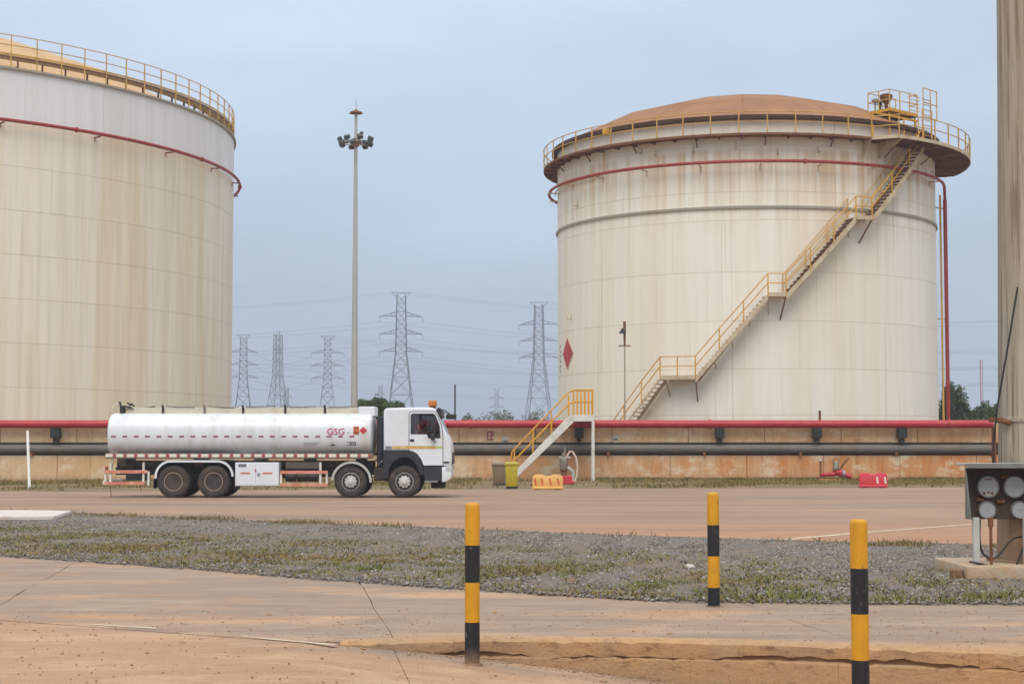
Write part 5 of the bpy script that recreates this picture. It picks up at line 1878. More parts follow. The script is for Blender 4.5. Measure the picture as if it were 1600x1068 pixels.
MB().bx(tx(672), tx(694), 0.7, W - 0.7, tz(763), tz(752)).build('front_axle_beam', M['chassis'], truck, bevel=0.03)
# mirrors
m = MB()
m.tube([(tx(684), 0.10, tz(641)), (tx(694), -0.02, tz(640)), (tx(703), -0.06, tz(646))], 0.018, 6)
m.build('mirror_arm', M['plastic_black'], truck)
for y, px, py, w, h in ((-0.10, 675.5, 664, 0.12, 0.42), (-0.10, 676.5, 682, 0.13, 0.20), (0.5, 704, 650, 0.34, 0.17)):
    MB().box((tx(px), y, tz(py)), (w, 0.22 if py < 683 and px < 690 else 0.14, h)).build('mirror', M['plastic_black'], truck, bevel=0.03, seg=2)
MB().tube([(tx(681), 0.04, tz(652)), (tx(677), -0.10, tz(654)), (tx(677), -0.10, tz(688)), (tx(681), 0.03, tz(690))], 0.016, 6).build('mirror_arm', M['plastic_black'], truck)
MB().tube([(tx(690), 0.5, tz(645)), (tx(697), 0.5, tz(643)), (tx(703), 0.5, tz(647))], 0.018, 6).build('mirror_arm', M['plastic_black'], truck)
# beacon
bc = MB().box((tx(673.8), 0.85, tz(636.4) + 0.16), (0.27, 0.5, 0.18)).build('beacon', M['beacon'], truck, bevel=0.03, seg=2)
MB().box((tx(673.8), 0.85, tz(636.4) + 0.033), (0.2, 0.4, 0.07)).build('beacon_base', M['rust'], bc)
# stack and hoses between cab and barrel
MB().tube([(tx(592.5), 0.45, 0.75), (tx(592.5), 0.45, 2.55)], 0.11, 14).build('exhaust_stack', M['plastic_black'], truck)
MB().bx(tx(587), tx(597.5), 0.75, 2.2, 0.95, 2.62).build('air_cleaner', M['plastic_black'], truck, bevel=0.04)
for k in range(3):
    yy = 0.3 + 0.14 * k
    MB().tube([(tx(585), yy, 1.25), (tx(590), yy, 1.05 - 0.04 * k), (tx(597), yy, 1.2)], 0.022, 6).build('air_hose', M['cable'] if k else M['galv'], truck)
MB().bx(tx(584), tx(606), 0.12, 0.6, 0.55, 0.95).build('fuel_filter_box', M['chassis'], truck, bevel=0.03)
# seats and steering wheel
for y in (0.28, 1.55):
    m = MB().bx(tx(636), tx(662), y, y + 0.55, tz(695), tz(688))
    m.box((tx(638), y + 0.275, tz(676)), (0.14, 0.52, 0.62))
    m.build('seat', M['seat'], cabo, bevel=0.04, seg=2)
sw = MB()
cw = Vector((tx(675), 0.60, tz(681)))
tilt = Matrix.Rotation(R_(-35), 3, 'Y')
sw.tube([cw + tilt @ Vector((0.22 * math.cos(t), 0.22 * math.sin(t), 0)) for t in [math.tau * i / 24 for i in range(24)]], 0.016, 8, closed=True)
sw.bar(cw + tilt @ Vector((0.2, 0, 0)), cw + tilt @ Vector((-0.2, 0, 0)), 0.03)
sw.bar(cw, (tx(688), 0.60, tz(694)), 0.04)
sw.build('steering_wheel', M['plastic_black'], cabo)

# ------------------------------------------------------------------ driver (at the open window)
def skin_body(name, joints, edges, mat, parent, levels=1):
    me = bpy.data.meshes.new(name)
    me.from_pydata([j[0] for j in joints], edges, [])
    ob = bpy.data.objects.new(name, me)
    col.objects.link(ob)
    ob.modifiers.new('Skin', 'SKIN')
    sv = me.skin_vertices[0].data
    for i, j in enumerate(joints):
        r = j[1]
        sv[i].radius = r if isinstance(r, tuple) else (r, r)
        sv[i].use_root = (i == 0)
    s = ob.modifiers.new('Sub', 'SUBSURF')
    s.levels = s.render_levels = levels
    dg = bpy.context.evaluated_depsgraph_get()
    new = bpy.data.meshes.new_from_object(ob.evaluated_get(dg))
    new.materials.clear()
    new.materials.append(mat)
    new.polygons.foreach_set('use_smooth', [True] * len(new.polygons))
    ob.modifiers.clear()
    ob.data = new
    bpy.data.meshes.remove(me)
    ob.parent = parent
    return ob
dx, dy, dz = tx(650), TY + 0.55, tz(690) + 0.004
drv = tag(empty('person', (X162 + dx, dy, dz)), 'driver in a red shirt sitting at the open cab window of the tanker', 'person')
# x forward, y across, z up; hips at the origin on the seat
J = [((0, 0, 0.10), (0.15, 0.13)), ((0.0, 0, 0.28), (0.15, 0.12)), ((0.02, 0, 0.46), (0.17, 0.12)), ((0.03, 0, 0.56), (0.09, 0.08)), ((0.04, 0, 0.62), 0.052), ((0.06, 0, 0.70), (0.075, 0.085)), ((0.065, 0, 0.79), (0.078, 0.09)), ((0.06, 0, 0.85), (0.05, 0.06)),
     ((0.03, -0.19, 0.50), 0.062), ((0.14, -0.25, 0.27), 0.047), ((0.36, -0.16, 0.33), 0.036), ((0.42, -0.13, 0.34), (0.036, 0.02)),
     ((0.03, 0.19, 0.50), 0.062), ((0.16, 0.24, 0.28), 0.047), ((0.36, 0.14, 0.36), 0.036), ((0.42, 0.12, 0.37), (0.036, 0.02)),
     ((0.12, -0.11, 0.08), 0.085), ((0.42, -0.13, 0.07), 0.062), ((0.50, -0.13, -0.20), 0.045), ((0.58, -0.13, -0.22), 0.04),
     ((0.12, 0.11, 0.08), 0.085), ((0.42, 0.13, 0.07), 0.062), ((0.50, 0.13, -0.20), 0.045), ((0.58, 0.13, -0.22), 0.04)]
E = [(0, 1), (1, 2), (2, 3), (3, 4), (4, 5), (5, 6), (6, 7), (2, 8), (8, 9), (9, 10), (10, 11), (2, 12), (12, 13), (13, 14), (14, 15), (0, 16), (16, 17), (17, 18), (18, 19), (0, 20), (20, 21), (21, 22), (22, 23)]
skin_body('body', J, E, M['skin'], drv, 2)
Js = [((0, 0, 0.08), (0.165, 0.145)), ((0.0, 0, 0.28), (0.165, 0.135)), ((0.02, 0, 0.46), (0.185, 0.135)), ((0.03, 0, 0.55), (0.11, 0.095)), ((0.03, -0.20, 0.50), 0.078), ((0.09, -0.235, 0.38), 0.068), ((0.03, 0.20, 0.50), 0.078), ((0.10, 0.23, 0.38), 0.068)]
skin_body('shirt', Js, [(0, 1), (1, 2), (2, 3), (2, 4), (4, 5), (2, 6), (6, 7)], M['red_shirt'], drv, 2)
Jt = [((0, 0, 0.06), (0.16, 0.12)), ((0.12, -0.11, 0.08), 0.098), ((0.42, -0.13, 0.07), 0.075), ((0.50, -0.13, -0.16), 0.062), ((0.12, 0.11, 0.08), 0.098), ((0.42, 0.13, 0.07), 0.075), ((0.50, 0.13, -0.16), 0.062)]
skin_body('trousers', Jt, [(0, 1), (1, 2), (2, 3), (0, 4), (4, 5), (5, 6)], M['trousers'], drv, 1)
m = MB().lathe([(0.083, 0.0), (0.09, 0.04), (0.075, 0.085), (0.03, 0.105), (0, 0.108)], o=(0.055, 0, 0.80), n=16)
m.build('hair', M['hair'], drv)
m = MB()
for s in (-1, 1):
    m.lathe([(0.0, 0.0), (0.011, 0.006), (0.0, 0.012)], o=(0.132, s * 0.032, 0.765), axis='X', n=10)
m.build('eyes', M['refl_white'], drv)
MB().box((0.145, 0, 0.735), (0.03, 0.026, 0.045)).build('nose', M['skin'], drv, bevel=0.01)
m = MB()
for s in (-1, 1):
    m.box((0.06, s * 0.088, 0.75), (0.035, 0.012, 0.06))
m.build('ears', M['skin'], drv, bevel=0.005)
for s in (-1, 1):
    hx = Vector((0.43, s * 0.125, 0.345 if s < 0 else 0.375))
    for k, ln in enumerate((0.07, 0.08, 0.075, 0.06)):
        b = hx + Vector((0.02, 0.0, -0.027 + 0.018 * k))
        MB().tube([b, b + Vector((ln * 0.45, -s * 0.006, 0.004)), b + Vector((ln * 0.7, -s * 0.03, 0.0)), b + Vector((ln * 0.5, -s * 0.05, 0.0))], [0.0095, 0.009, 0.0085, 0.007], 8).build('finger', M['skin'], drv)
    b = hx + Vector((-0.01, -s * 0.02, 0.02))
    MB().tube([b, b + Vector((0.025, -s * 0.025, 0.012)), b + Vector((0.055, -s * 0.03, 0.01))], [0.011, 0.010, 0.008], 8).build('thumb', M['skin'], drv)

# ================================================================== CROSSOVER STAIR AT THE WALL
SY0, SY1 = 78.9, 79.75          # near and far stringer planes
st = tag(empty('crossover_stair', (gx(800, SY0), SY0, 0)), 'steel stair with bright yellow handrails and white stringers crossing the containment wall', 'stair')
ox, oy = gx(800, SY0), SY0
def sp_(px, py, Y=SY0):
    p = at(px, py, Y)
    return Vector((p.x - ox, Y - oy, p.z))
top_l, top_r = sp_(894, 650), sp_(927, 650)
foot_ = sp_(805, 737)
slope = (top_l.z - foot_.z) / (top_l.x - foot_.x)
z_pl = top_l.z
xf = top_l.x - z_pl / slope
for dy in (0.0, SY1 - SY0):
    m = MB()
    hh = 0.30
    vs = [Vector((xf, dy, 0.0)), Vector((xf + hh * 1.1, dy, 0.0)), Vector((top_l.x + 0.05, dy, z_pl - hh)), Vector((top_l.x + 0.05, dy, z_pl + 0.05)), Vector((top_l.x - 0.12, dy, z_pl + 0.05))]
    vs += [v + Vector((0, 0.06, 0)) for v in vs]
    m.add(vs, [(0, 1, 2, 3, 4), (9, 8, 7, 6, 5)] + [(i, 5 + i, 5 + (i + 1) % 5, (i + 1) % 5) for i in range(5)])
    m.build('stringer', M['white_paint'], st, bevel=0.006)
nst = 15
for k in range(nst):
    t = (k + 0.6) / nst
    MB().box((xf + (top_l.x - xf) * t + 0.1, (SY1 - SY0) / 2 + 0.03, z_pl * t - 0.02), (0.26, SY1 - SY0 - 0.07, 0.04)).build('tread', M['galv'], st)
MB().bx(top_l.x + 0.055, top_r.x + 0.02, 0.0, SY1 - SY0 + 0.06, z_pl - 0.24, z_pl + 0.06).build('platform', M['white_paint'], st, bevel=0.01)
MB().bx(top_l.x + 0.1, top_r.x - 0.02, SY1 - SY0 + 0.065, 2.6, z_pl - 0.10, z_pl + 0.04).build('bridge_deck', M['galv'], st)
for x_, y_ in ((top_r.x, 0.03), (top_r.x, SY1 - SY0 + 0.02)):
    MB().box((x_, y_, (z_pl - 0.242) / 2), (0.11, 0.11, z_pl - 0.244)).build('post', M['white_paint'], st)
def yrail(name, pts, r=0.035):
    MB().tube(pts, r, 8).build(name, M['yellow_bright'], st)
zt1 = gz(608, SY0) - 0.02
hr = zt1 - z_pl
for dy in (0.03, SY1 - SY0 + 0.03):
    for f in (1.0, 0.55):
        h = hr * f
        yrail('handrail', [(xf + 0.22, dy, h * 0.55), (xf + 0.30, dy, h * 0.94 + 0.28 * slope * 0.8), (top_l.x - 0.25, dy, z_pl + h - 0.20), (top_l.x - 0.05, dy, z_pl + h - 0.05), (top_l.x + 0.15, dy, z_pl + h), (top_r.x, dy, z_pl + h)])
    for t in (0.10, 0.38, 0.66, 0.92):
        x_ = xf + (top_l.x - xf) * t
        MB().bar((x_ + 0.1, dy, z_pl * t - 0.05), (x_ + 0.1, dy, z_pl * t + hr * 0.98), 0.055).build('railing_post', M['yellow_bright'], st)
    for k in range(6):
        x_ = top_l.x + 0.08 + (top_r.x - top_l.x - 0.10) * k / 5
        MB().bar((x_, dy, z_pl + 0.03), (x_, dy, z_pl + hr), 0.05).build('baluster', M['yellow_bright'], st)
for k in range(3):
    y_ = 0.25 + k * 0.2
    MB().bar((top_r.x, y_, z_pl + 0.03), (top_r.x, y_, z_pl + hr), 0.045).build('baluster', M['yellow_bright'], st)
for f in (1.0, 0.55):
    yrail('handrail', [(top_r.x, 0.03, z_pl + hr * f), (top_r.x, 0.6, z_pl + hr * f)])

# ================================================================== BINS, BARRIERS, HYDRANTS
def wheelie_bin(px, py, w, h, mat, lid, label):
    p = ground_at(px, py)
    b = tag(empty('wheelie_bin', (p.x, p.y + w / 2, 0.0)), label, 'bin', 'bins at the stair foot')
    m = MB()
    wb, wt = w * 0.82, w
    z0, z1 = 0.09, h * 0.93
    vs = [(x * a / 2, y * a / 2, z) for a, z in ((wb, z0), (wt, z1)) for x, y in ((-1, -1), (1, -1), (1, 1), (-1, 1))]
    m.add(vs, [(3, 2, 1, 0), (4, 5, 6, 7), (0, 1, 5, 4), (1, 2, 6, 5), (2, 3, 7, 6), (3, 0, 4, 7)])
    m.build('body', mat, b, bevel=0.03, seg=2)
    MB().bx(-wt / 2 - 0.02, wt / 2 + 0.02, -wt / 2 - 0.03, wt / 2 + 0.02, z1 - 0.03, z1 + 0.03).build('rim', mat, b, bevel=0.01)
    MB().add([(-wt / 2 - 0.025, -wt / 2 - 0.04, z1 + 0.033), (wt / 2 + 0.025, -wt / 2 - 0.04, z1 + 0.033), (wt / 2 + 0.025, wt / 2 + 0.03, z1 + 0.033), (-wt / 2 - 0.025, wt / 2 + 0.03, z1 + 0.033),
              (-wt / 2 + 0.03, -wt / 2 + 0.02, h), (wt / 2 - 0.03, -wt / 2 + 0.02, h), (wt / 2 - 0.03, wt / 2, h + 0.02), (-wt / 2 + 0.03, wt / 2, h + 0.02)],
             [(3, 2, 1, 0), (4, 5, 6, 7), (0, 1, 5, 4), (1, 2, 6, 5), (2, 3, 7, 6), (3, 0, 4, 7)]).build('lid', lid, b, bevel=0.01)
    MB().tube([(-wt * 0.4, wt / 2 + 0.07, h * 0.93), (wt * 0.4, wt / 2 + 0.07, h * 0.93)], 0.018, 8).build('handle', lid, b)
    for s in (-1, 1):
        MB().lathe([(0.1, -0.03), (0.1, 0.03)], o=(s * (wb / 2 - 0.02), wb / 2, 0.1), axis='X', n=14).build('wheel', M['plastic_black'], b)
    MB().bx(-wb * 0.45, wb * 0.45, -wb * 0.45, wb * 0.3, 0.0, 0.10).build('foot', M['plastic_black'], b, bevel=0.01)
    return b
wheelie_bin(780, 759, 0.60, 0.94, M['bin_brown'], M['bin_brown'], 'dull brown wheelie bin beside the yellow one at the foot of the stair')
wheelie_bin(799.5, 763.5, 0.50, 1.02, M['bin_yellow'], M['bin_yellow'], 'mustard yellow wheelie bin standing at the foot of the stair')

def barrier(px, py, L_, H_, mat, label, stripes, smat, rz=0.0):
    p = ground_at(px, py)
    b = tag(empty('road_barrier', (p.x, p.y + 0.2, 0.0), rz), label, 'barrier', 'plastic road barriers by the wall')
    outer = [(-L_ / 2, 0.05), (L_ / 2, 0.05), (L_ / 2, H_ * 0.86), (L_ * 0.40, H_), (L_ * 0.15, H_), (L_ * 0.08, H_ * 0.90), (-L_ * 0.08, H_ * 0.90), (-L_ * 0.15, H_), (-L_ * 0.40, H_), (-L_ / 2, H_ * 0.86)]
    MB().prism_y(outer, -0.13, 0.13).build('body', mat, b, bevel=0.025, seg=2)
    MB().bx(-L_ / 2 - 0.01, L_ / 2 + 0.01, -0.2, 0.2, 0.03, 0.12).build('base', mat, b, bevel=0.02)
    for s in (-1, 1):
        MB().bx(s * L_ * 0.32 - 0.1, s * L_ * 0.32 + 0.1, -0.19, 0.19, 0.0, 0.032).build('foot', M['plastic_black'], b)
    for x_, tilt in stripes:
        m = MB()
        x0 = x_ * L_
        m.add([(x0, -0.138, H_ * 0.30), (x0 + 0.07, -0.138, H_ * 0.30), (x0 + 0.07 + tilt, -0.138, H_ * 0.74), (x0 + tilt, -0.138, H_ * 0.74), (x0, -0.126, H_ * 0.30), (x0 + 0.07, -0.126, H_ * 0.30), (x0 + 0.07 + tilt, -0.126, H_ * 0.74), (x0 + tilt, -0.126, H_ * 0.74)],
              [(0, 1, 2, 3), (7, 6, 5, 4), (0, 4, 5, 1), (1, 5, 6, 2), (2, 6, 7, 3), (3, 7, 4, 0)])
        m.build('stripe', smat, b, smooth=0)
    return b
barrier(856, 765, 1.16, 0.58, M['barrier_yellow'], 'yellow plastic road barrier with orange red slashes under the stair', [(-0.42, -0.04), (-0.20, -0.04), (0.07, -0.04), (0.33, -0.04)], M['barrier_stripe'])
barrier(1366, 762, 1.10, 0.60, M['barrier_red'], 'red plastic road barrier with two white slashes in front of the wall', [(0.12, -0.03), (0.40, -0.03)], M['refl_white'], R_(-4))
p = ground_at(886, 757)
m = MB().box((0, 0, 0.2), (0.42, 0.3, 0.36), rz=0.3)
m.tube([(-0.3, 0, 0.1), (0.32, 0, 0.1)], 0.09, 10)
tag(m.build('pipe_stub', M['barrier_red'], loc=(p.x, p.y + 0.5, 0), bevel=0.02), 'small red pipe stub on the ground touching the end of the yellow barrier', 'pipe stub')
# hydrant under the stair platform
p = at(881, 752, 76.0)
hy = tag(empty('hydrant', (p.x, 76.0, 0)), 'grey valve hydrant with a crossbar and pale hose in front of the wall', 'hydrant')
MB().lathe([(0.20, 0), (0.20, 0.1), (0.13, 0.14), (0.13, 0.5), (0.18, 0.55), (0.18, 0.62)], n=14).build('standpipe', M['rust'], hy)
MB().lathe([(0.17, 0.62), (0.2, 0.8), (0.17, 1.05), (0.10, 1.12), (0.10, 1.34), (0.0, 1.36)], n=14).build('valve_body', M['brass'], hy)
MB().bar((-0.22, -0.05, 1.16), (0.30, -0.05, 1.16), 0.07).build('crossbar', M['hood_top'], hy)
MB().tube([(0.05, 0, 1.34), (0.05, 0, 1.62)], 0.06, 8).build('spindle', M['brass'], hy)
pts = [(0.14, -0.05, 1.2), (0.28, -0.06, 1.42), (0.40, -0.06, 1.40), (0.55, -0.08, 1.15), (0.62, -0.1, 0.75), (0.60, -0.1, 0.35), (0.5, -0.15, 0.06)]
MB().tube(pts, 0.05, 8).build('hose', M['hose'], hy)
MB().tube([(0.14, 0, 0.7), (0.42, 0, 0.5), (0.42, 0, 0.1)], 0.09, 8).build('outlet', M['hood_top'], hy)
# red valve set in front of the wall
p = at(1303, 745, 78.5)
hv = tag(empty('valve_manifold', (p.x, 78.5, 0)), 'red pipe manifold with valves standing low in front of the stained wall', 'valve')
MB().tube([(-0.62, 0, 0.0), (-0.62, 0, 0.95)], 0.05, 8).build('support', M['rust'], hv)
MB().tube([(-0.62, 0, 0.32), (0.2, 0, 0.36)], 0.10, 12).build('pipe', M['red_pipe'], hv)
MB().tube([(0.12, 0.3, 0.5), (0.18, -0.1, 0.42), (0.45, -0.25, 0.35), (0.78, -0.3, 0.22)], 0.14, 12).build('elbow_pipe', M['red_pipe'], hv)
MB().lathe([(0.2, -0.05), (0.2, 0.05)], o=(0.40, -0.22, 0.36), axis='X', n=16).build('flange', M['galv'], hv)
MB().lathe([(0.2, -0.05), (0.2, 0.05)], o=(0.28, -0.16, 0.40), axis='X', n=16).build('flange', M['red_pipe'], hv)
MB().lathe([(0.10, 0.5), (0.16, 0.6), (0.13, 0.85), (0.08, 0.95)], o=(0.1, 0, 0), n=14).build('valve_body', M['brass'], hv)
MB().tube([(0.1 + 0.17 * math.cos(t), -0.1, 0.95 + 0.17 * math.sin(t)) for t in [math.tau * i / 16 for i in range(16)]], 0.022, 6, closed=True).build('hand_wheel', M['brass'], hv)
MB().tube([(0.30, 0, 0.5), (0.42, 0, 0.8), (0.70, 0, 1.1)], 0.05, 8).build('lever', M['rust'], hv)
MB().lathe([(0.07, 0), (0.09, 0.08), (0.0, 0.12)], o=(-0.62, 0, 0.94), n=10).build('cap', M['hood_top'], hv)
MB().bx(-0.7, 0.3, -0.15, 0.25, 0.0, 0.12).build('plinth', M['wall'], hv, bevel=0.02)

# ================================================================== BOLLARDS
def bollard(px_top, py_top, px_w, Y, bands, z_base, label):
    zt_ = gz(py_top, Y)
    r = px_w / 2 / FPX * Y
    x_ = gx(px_top, Y)
    b = tag(empty('bollard', (x_, Y, z_base)), label, 'bollard', 'yellow and black striped bollards')
    zs_ = [zt_] + [gz(q, Y) for q in bands] + [z_base - 0.02]
    for i in range(len(zs_) - 1):
        a, c = zs_[i + 1] - z_base, zs_[i] - z_base
        e = 0.0006 if i % 2 else 0.0
        if i == 0:
            pr = [(r, a), (r, c - 0.035), (r * 0.985, c - 0.022), (r * 0.9, c - 0.008), (r * 0.72, c), (0, c + 0.004)]
        else:
            pr = [(r + e, a), (r + e, c)]
        MB().lathe(pr, n=36).build('painted_band', M['boll_yellow'] if i % 2 == 0 else M['boll_black'], b, smooth=40)
    MB().lathe([(r + 0.03, -0.01), (r + 0.02, 0.006), (r + 0.001, 0.01)], n=24).build('collar', M['crack'], b)
    return b
bollard(738.3, 785, 23, 13.95, (851, 909, 971), yardZ(gx(738, 13.95)), 'striped bollard standing on the yard right against the low end of the broken kerb')
bollard(1113.5, 769, 18.5, 17.35, (819.5, 868, 917), 0.0, 'smallest striped bollard, standing at the gravel edge of the apron')
bollard(1340, 811, 27, 11.8, (887, 958, 1030), yardZ(2.44), 'largest striped bollard, standing before the tallest stretch of kerb with its foot cut off')

# ================================================================== LIGHT MAST AND GAUGE HOOD AT THE RIGHT
MY = 21.5
mr = 0.40
mxc = gx(1559.5, MY) + mr
mast = tag(empty('lighting_mast', (mxc, MY, 0.18)), 'thick many sided stained steel mast rising behind the gauge hood', 'mast')
m = MB()
n = 16
vs, fs = [], []
for z, r in ((0.62, mr), (6.0, mr - 0.085), (14.0, mr - 0.16), (24, mr - 0.24)):
    vs += [(r * math.cos(math.tau * (k + 0.5) / n), r * math.sin(math.tau * (k + 0.5) / n), z) for k in range(n)]
for i in range(3):
    for k in range(n):
        fs.append((i * n + k, i * n + (k + 1) % n, (i + 1) * n + (k + 1) % n, (i + 1) * n + k))
fs.append(tuple(3 * n + k for k in range(n)))
m.add(vs, fs)
m.build('shaft', M['mast'], mast, smooth=0)
vs = [((mr + d) * math.cos(math.tau * (k + 0.5) / n), (mr + d) * math.sin(math.tau * (k + 0.5) / n), z) for z, d in ((0.03, 0.03), (0.62, 0.012)) for k in range(n)]
m = MB()
m.add(vs, [(k, (k + 1) % n, n + (k + 1) % n, n + k) for k in range(n)] + [tuple(n + k for k in range(n))])
m.build('foot_sleeve', M['mast_rust'], mast, smooth=0)
MB().lathe([(mr + 0.16, 0.0), (mr + 0.16, 0.03), (mr, 0.03)], n=32).build('base_plate', M['mast_rust'], mast, smooth=30)
zc_ = gz(655, MY - mr) - 0.18
m = MB()
mr2 = mr - 0.01
m.lathe([(mr2, zc_ - 0.03), (mr2 + 0.01, zc_ - 0.025), (mr2 + 0.01, zc_ + 0.025), (mr2, zc_ + 0.03)], n=16, phase=math.pi / 16)
m.build('clamp_band', M['mast'], mast, smooth=0)
cl = MB().bx(-mr - 0.16, -mr + 0.02, -0.20, -0.14, zc_ - 0.03, zc_ + 0.03)
cl.tube([(-mr + 0.02, -0.19, zc_ - 0.02), (-mr + 0.08, -0.27, zc_ - 0.04)], 0.035, 10)
cl.build('rusty_bracket', M['rust'], mast, bevel=0.008)
cl = MB().tube([(gx(1600, MY - 0.5) - mxc, -0.36, gz(470, MY - 0.4)), (gx(1582, MY - 0.5) - mxc, -0.40, gz(560, MY - 0.4)), (gx(1562, MY - 0.4) - mxc, -0.33, gz(645, MY - 0.4) - 0.1), (gx(1556, MY - 0.4) - mxc, -0.30, gz(690, MY - 0.4) - 0.18), (gx(1555, MY - 0.4) - mxc, -0.30, gz(730, MY - 0.4) - 0.18)], 0.013, 8)
cl.build('cable', M['cable'], mast)
MB().tube([(gx(1554.5, MY - 0.3) - mxc, -0.26, gz(668, MY) - 0.18), (gx(1554.5, MY - 0.3) - mxc, -0.26, gz(725, MY) - 0.2)], 0.03, 8).build('conduit', M['rust'], mast)
# plinth
pl0 = ground_at(1511, 907)
pm = MB()
pm.bx(pl0.x, pl0.x + 2.2, pl0.y, MY + 0.75, -0.05, 0.18)
pl = tag(pm.build('plinth', M['plinth'], bevel=0.03, seg=2), 'low orange stained concrete plinth under the mast and gauge hood', 'plinth')
MB().bx(pl0.x - 0.16, pl0.x - 0.02, pl0.y + 0.1, pl0.y + 0.22, -0.02, 0.14).build('plinth_stub', M['crack'], pl, bevel=0.02)
# hood
HY = pl0.y + 0.14
hx0, hx1 = gx(1507, HY), gx(1507, HY) + 1.0
hz0, hz1 = gz(811, HY), gz(727, HY)
hood = tag(empty('gauge_hood', (hx0, HY, 0.18)), 'grey sheet metal hood sheltering four round white gauges, on a pale post', 'gauge hood')
zz0, zz1 = hz0 - 0.18, hz1 - 0.18
wd = hx1 - hx0
DEP = 0.34
m = MB()
m.add([(0, 0, zz1), (0.06, 0, zz0), (0.085, DEP, zz0), (0.10, DEP, zz1), (0.012, 0, zz1), (0.072, 0, zz0), (0.097, DEP, zz0), (0.112, DEP, zz1)],
      [(0, 1, 2, 3), (7, 6, 5, 4), (0, 4, 5, 1), (1, 5, 6, 2), (2, 6, 7, 3), (3, 7, 4, 0)])
m.build('side_panel', M['hood'], hood, smooth=0)
m = MB()
m.bx(wd - 0.012, wd, 0, DEP, zz0, zz1)
m.build('side_panel', M['hood'], hood, smooth=0)
MB().bx(-0.012, wd + 0.012, -0.05, DEP + 0.02, zz1 + 0.001, zz1 + 0.03).build('roof_panel', M['hood_top'], hood, bevel=0.004)
MB().bx(-0.012, wd + 0.012, -0.052, -0.047, zz1 - 0.03, zz1 + 0.028).build('roof_lip', M['hood'], hood)
MB().bx(0.10, wd - 0.014, DEP - 0.02, DEP, zz0 - 0.01, zz1).build('back_board', M['board'], hood)
for px, py, r_ in ((1543, 760, 17.5), (1584, 760, 17.5), (1541, 796, 14), (1592, 796, 14)):
    gy = HY + DEP - 0.10
    r = r_ / FPX * gy
    c = Vector((gx(px, gy) - hx0, DEP - 0.10, gz(py, gy) - 0.18))
    g = MB().lathe([(r, 0.075), (r, -0.01), (r * 0.95, -0.02), (r * 0.90, -0.014), (r * 0.89, 0.0), (0, 0.0)], o=c, axis='Y', n=32).build('gauge', M['hood'], hood, smooth=40)
    MB().lathe([(r * 0.88, -0.003), (0.0, -0.004)], o=c, axis='Y', n=32).build('gauge_face', M['dial'], g, smooth=0)
    mk = MB()
    if r_ > 15 and px < 1560:
        mk.bx(c.x - 0.05, c.x + 0.05, c.y - 0.008, c.y - 0.0045, c.z + 0.085, c.z + 0.10)
        for q in (-0.055, 0.0, 0.045):
            mk.bx(c.x + q - 0.014, c.x + q + 0.014, c.y - 0.008, c.y - 0.0045, c.z - 0.085 - abs(q) * 0.3, c.z - 0.062)
        mk.build('rust_mark', M['rust'], g, smooth=0)
    else:
        mk.bx(c.x - 0.03, c.x + 0.03, c.y - 0.008, c.y - 0.0045, c.z - 0.006, c.z + 0.006)
        mk.build('needle', M['print_grey'], g, smooth=0)
for px, py in ((1562, 783), (1530, 780), (1570, 745)):
    gy = HY + DEP - 0.06
    MB().box((gx(px, gy) - hx0, DEP - 0.05, gz(py, gy) - 0.18), (0.10, 0.06, 0.04)).build('bracket', M['rust'], hood, bevel=0.006)
xp = gx(1526, HY + 0.05) - hx0
MB().bx(xp - 0.045, xp + 0.035, 0.10, 0.16, 0.0, zz0 + 0.02).build('post', M['hood_top'], hood, bevel=0.006)
MB().bx(wd - 0.25, wd - 0.17, 0.10, 0.16, 0.0, zz0 + 0.02).build('post', M['hood_top'], hood, bevel=0.006)
xc = gx(1546.5, HY + 0.1) - hx0
MB().tube([(xc, 0.12, 0.0), (xc, 0.12, zz0 - 0.08)], 0.02, 8).build('supply_pipe', M['rust'], hood)
MB().tube([(xc, 0.12, zz0 - 0.10), (xc, 0.12, zz0 + 0.02)], 0.034, 8).build('coupling', M['rust'], hood)
def cablepts(P):
    return [Vector((gx(a, HY + d) - hx0, d, gz(b, HY + d) - 0.18)) for a, b, d in P]
def spline(P, n=8):
    out = []
    for i in range(len(P) - 1):
        p0, p1, p2, p3 = P[max(i - 1, 0)], P[i], P[i + 1], P[min(i + 2, len(P) - 1)]
        for k in range(n):
            t = k / n
            out.append(0.5 * ((2 * p1) + (p2 - p0) * t + (2 * p0 - 5 * p1 + 4 * p2 - p3) * t * t + (3 * p1 - p0 - 3 * p2 + p3) * t ** 3))
    out.append(P[-1])
    return out
for P in ([(1529, 811, .2), (1528, 840, .2), (1532, 862, .2), (1545, 872, .18), (1558, 866, .2), (1575, 845, .22), (1592, 838, .24), (1625, 842, .24)],
          [(1512, 877, .05), (1528, 880, .08), (1545, 884, .1), (1570, 886, .12), (1605, 884, .15)],
          [(1582, 890, .1), (1590, 870, .2), (1598, 850, .24), (1612, 842, .24)]):
    MB().tube(spline(cablepts(P)), 0.014, 6).build('cable', M['cable'], hood)
q = cablepts([(1574, 887, .12)])[0]
MB().box(q, (0.13, 0.07, 0.05)).build('cable_joint', M['rust'], hood, bevel=0.01)

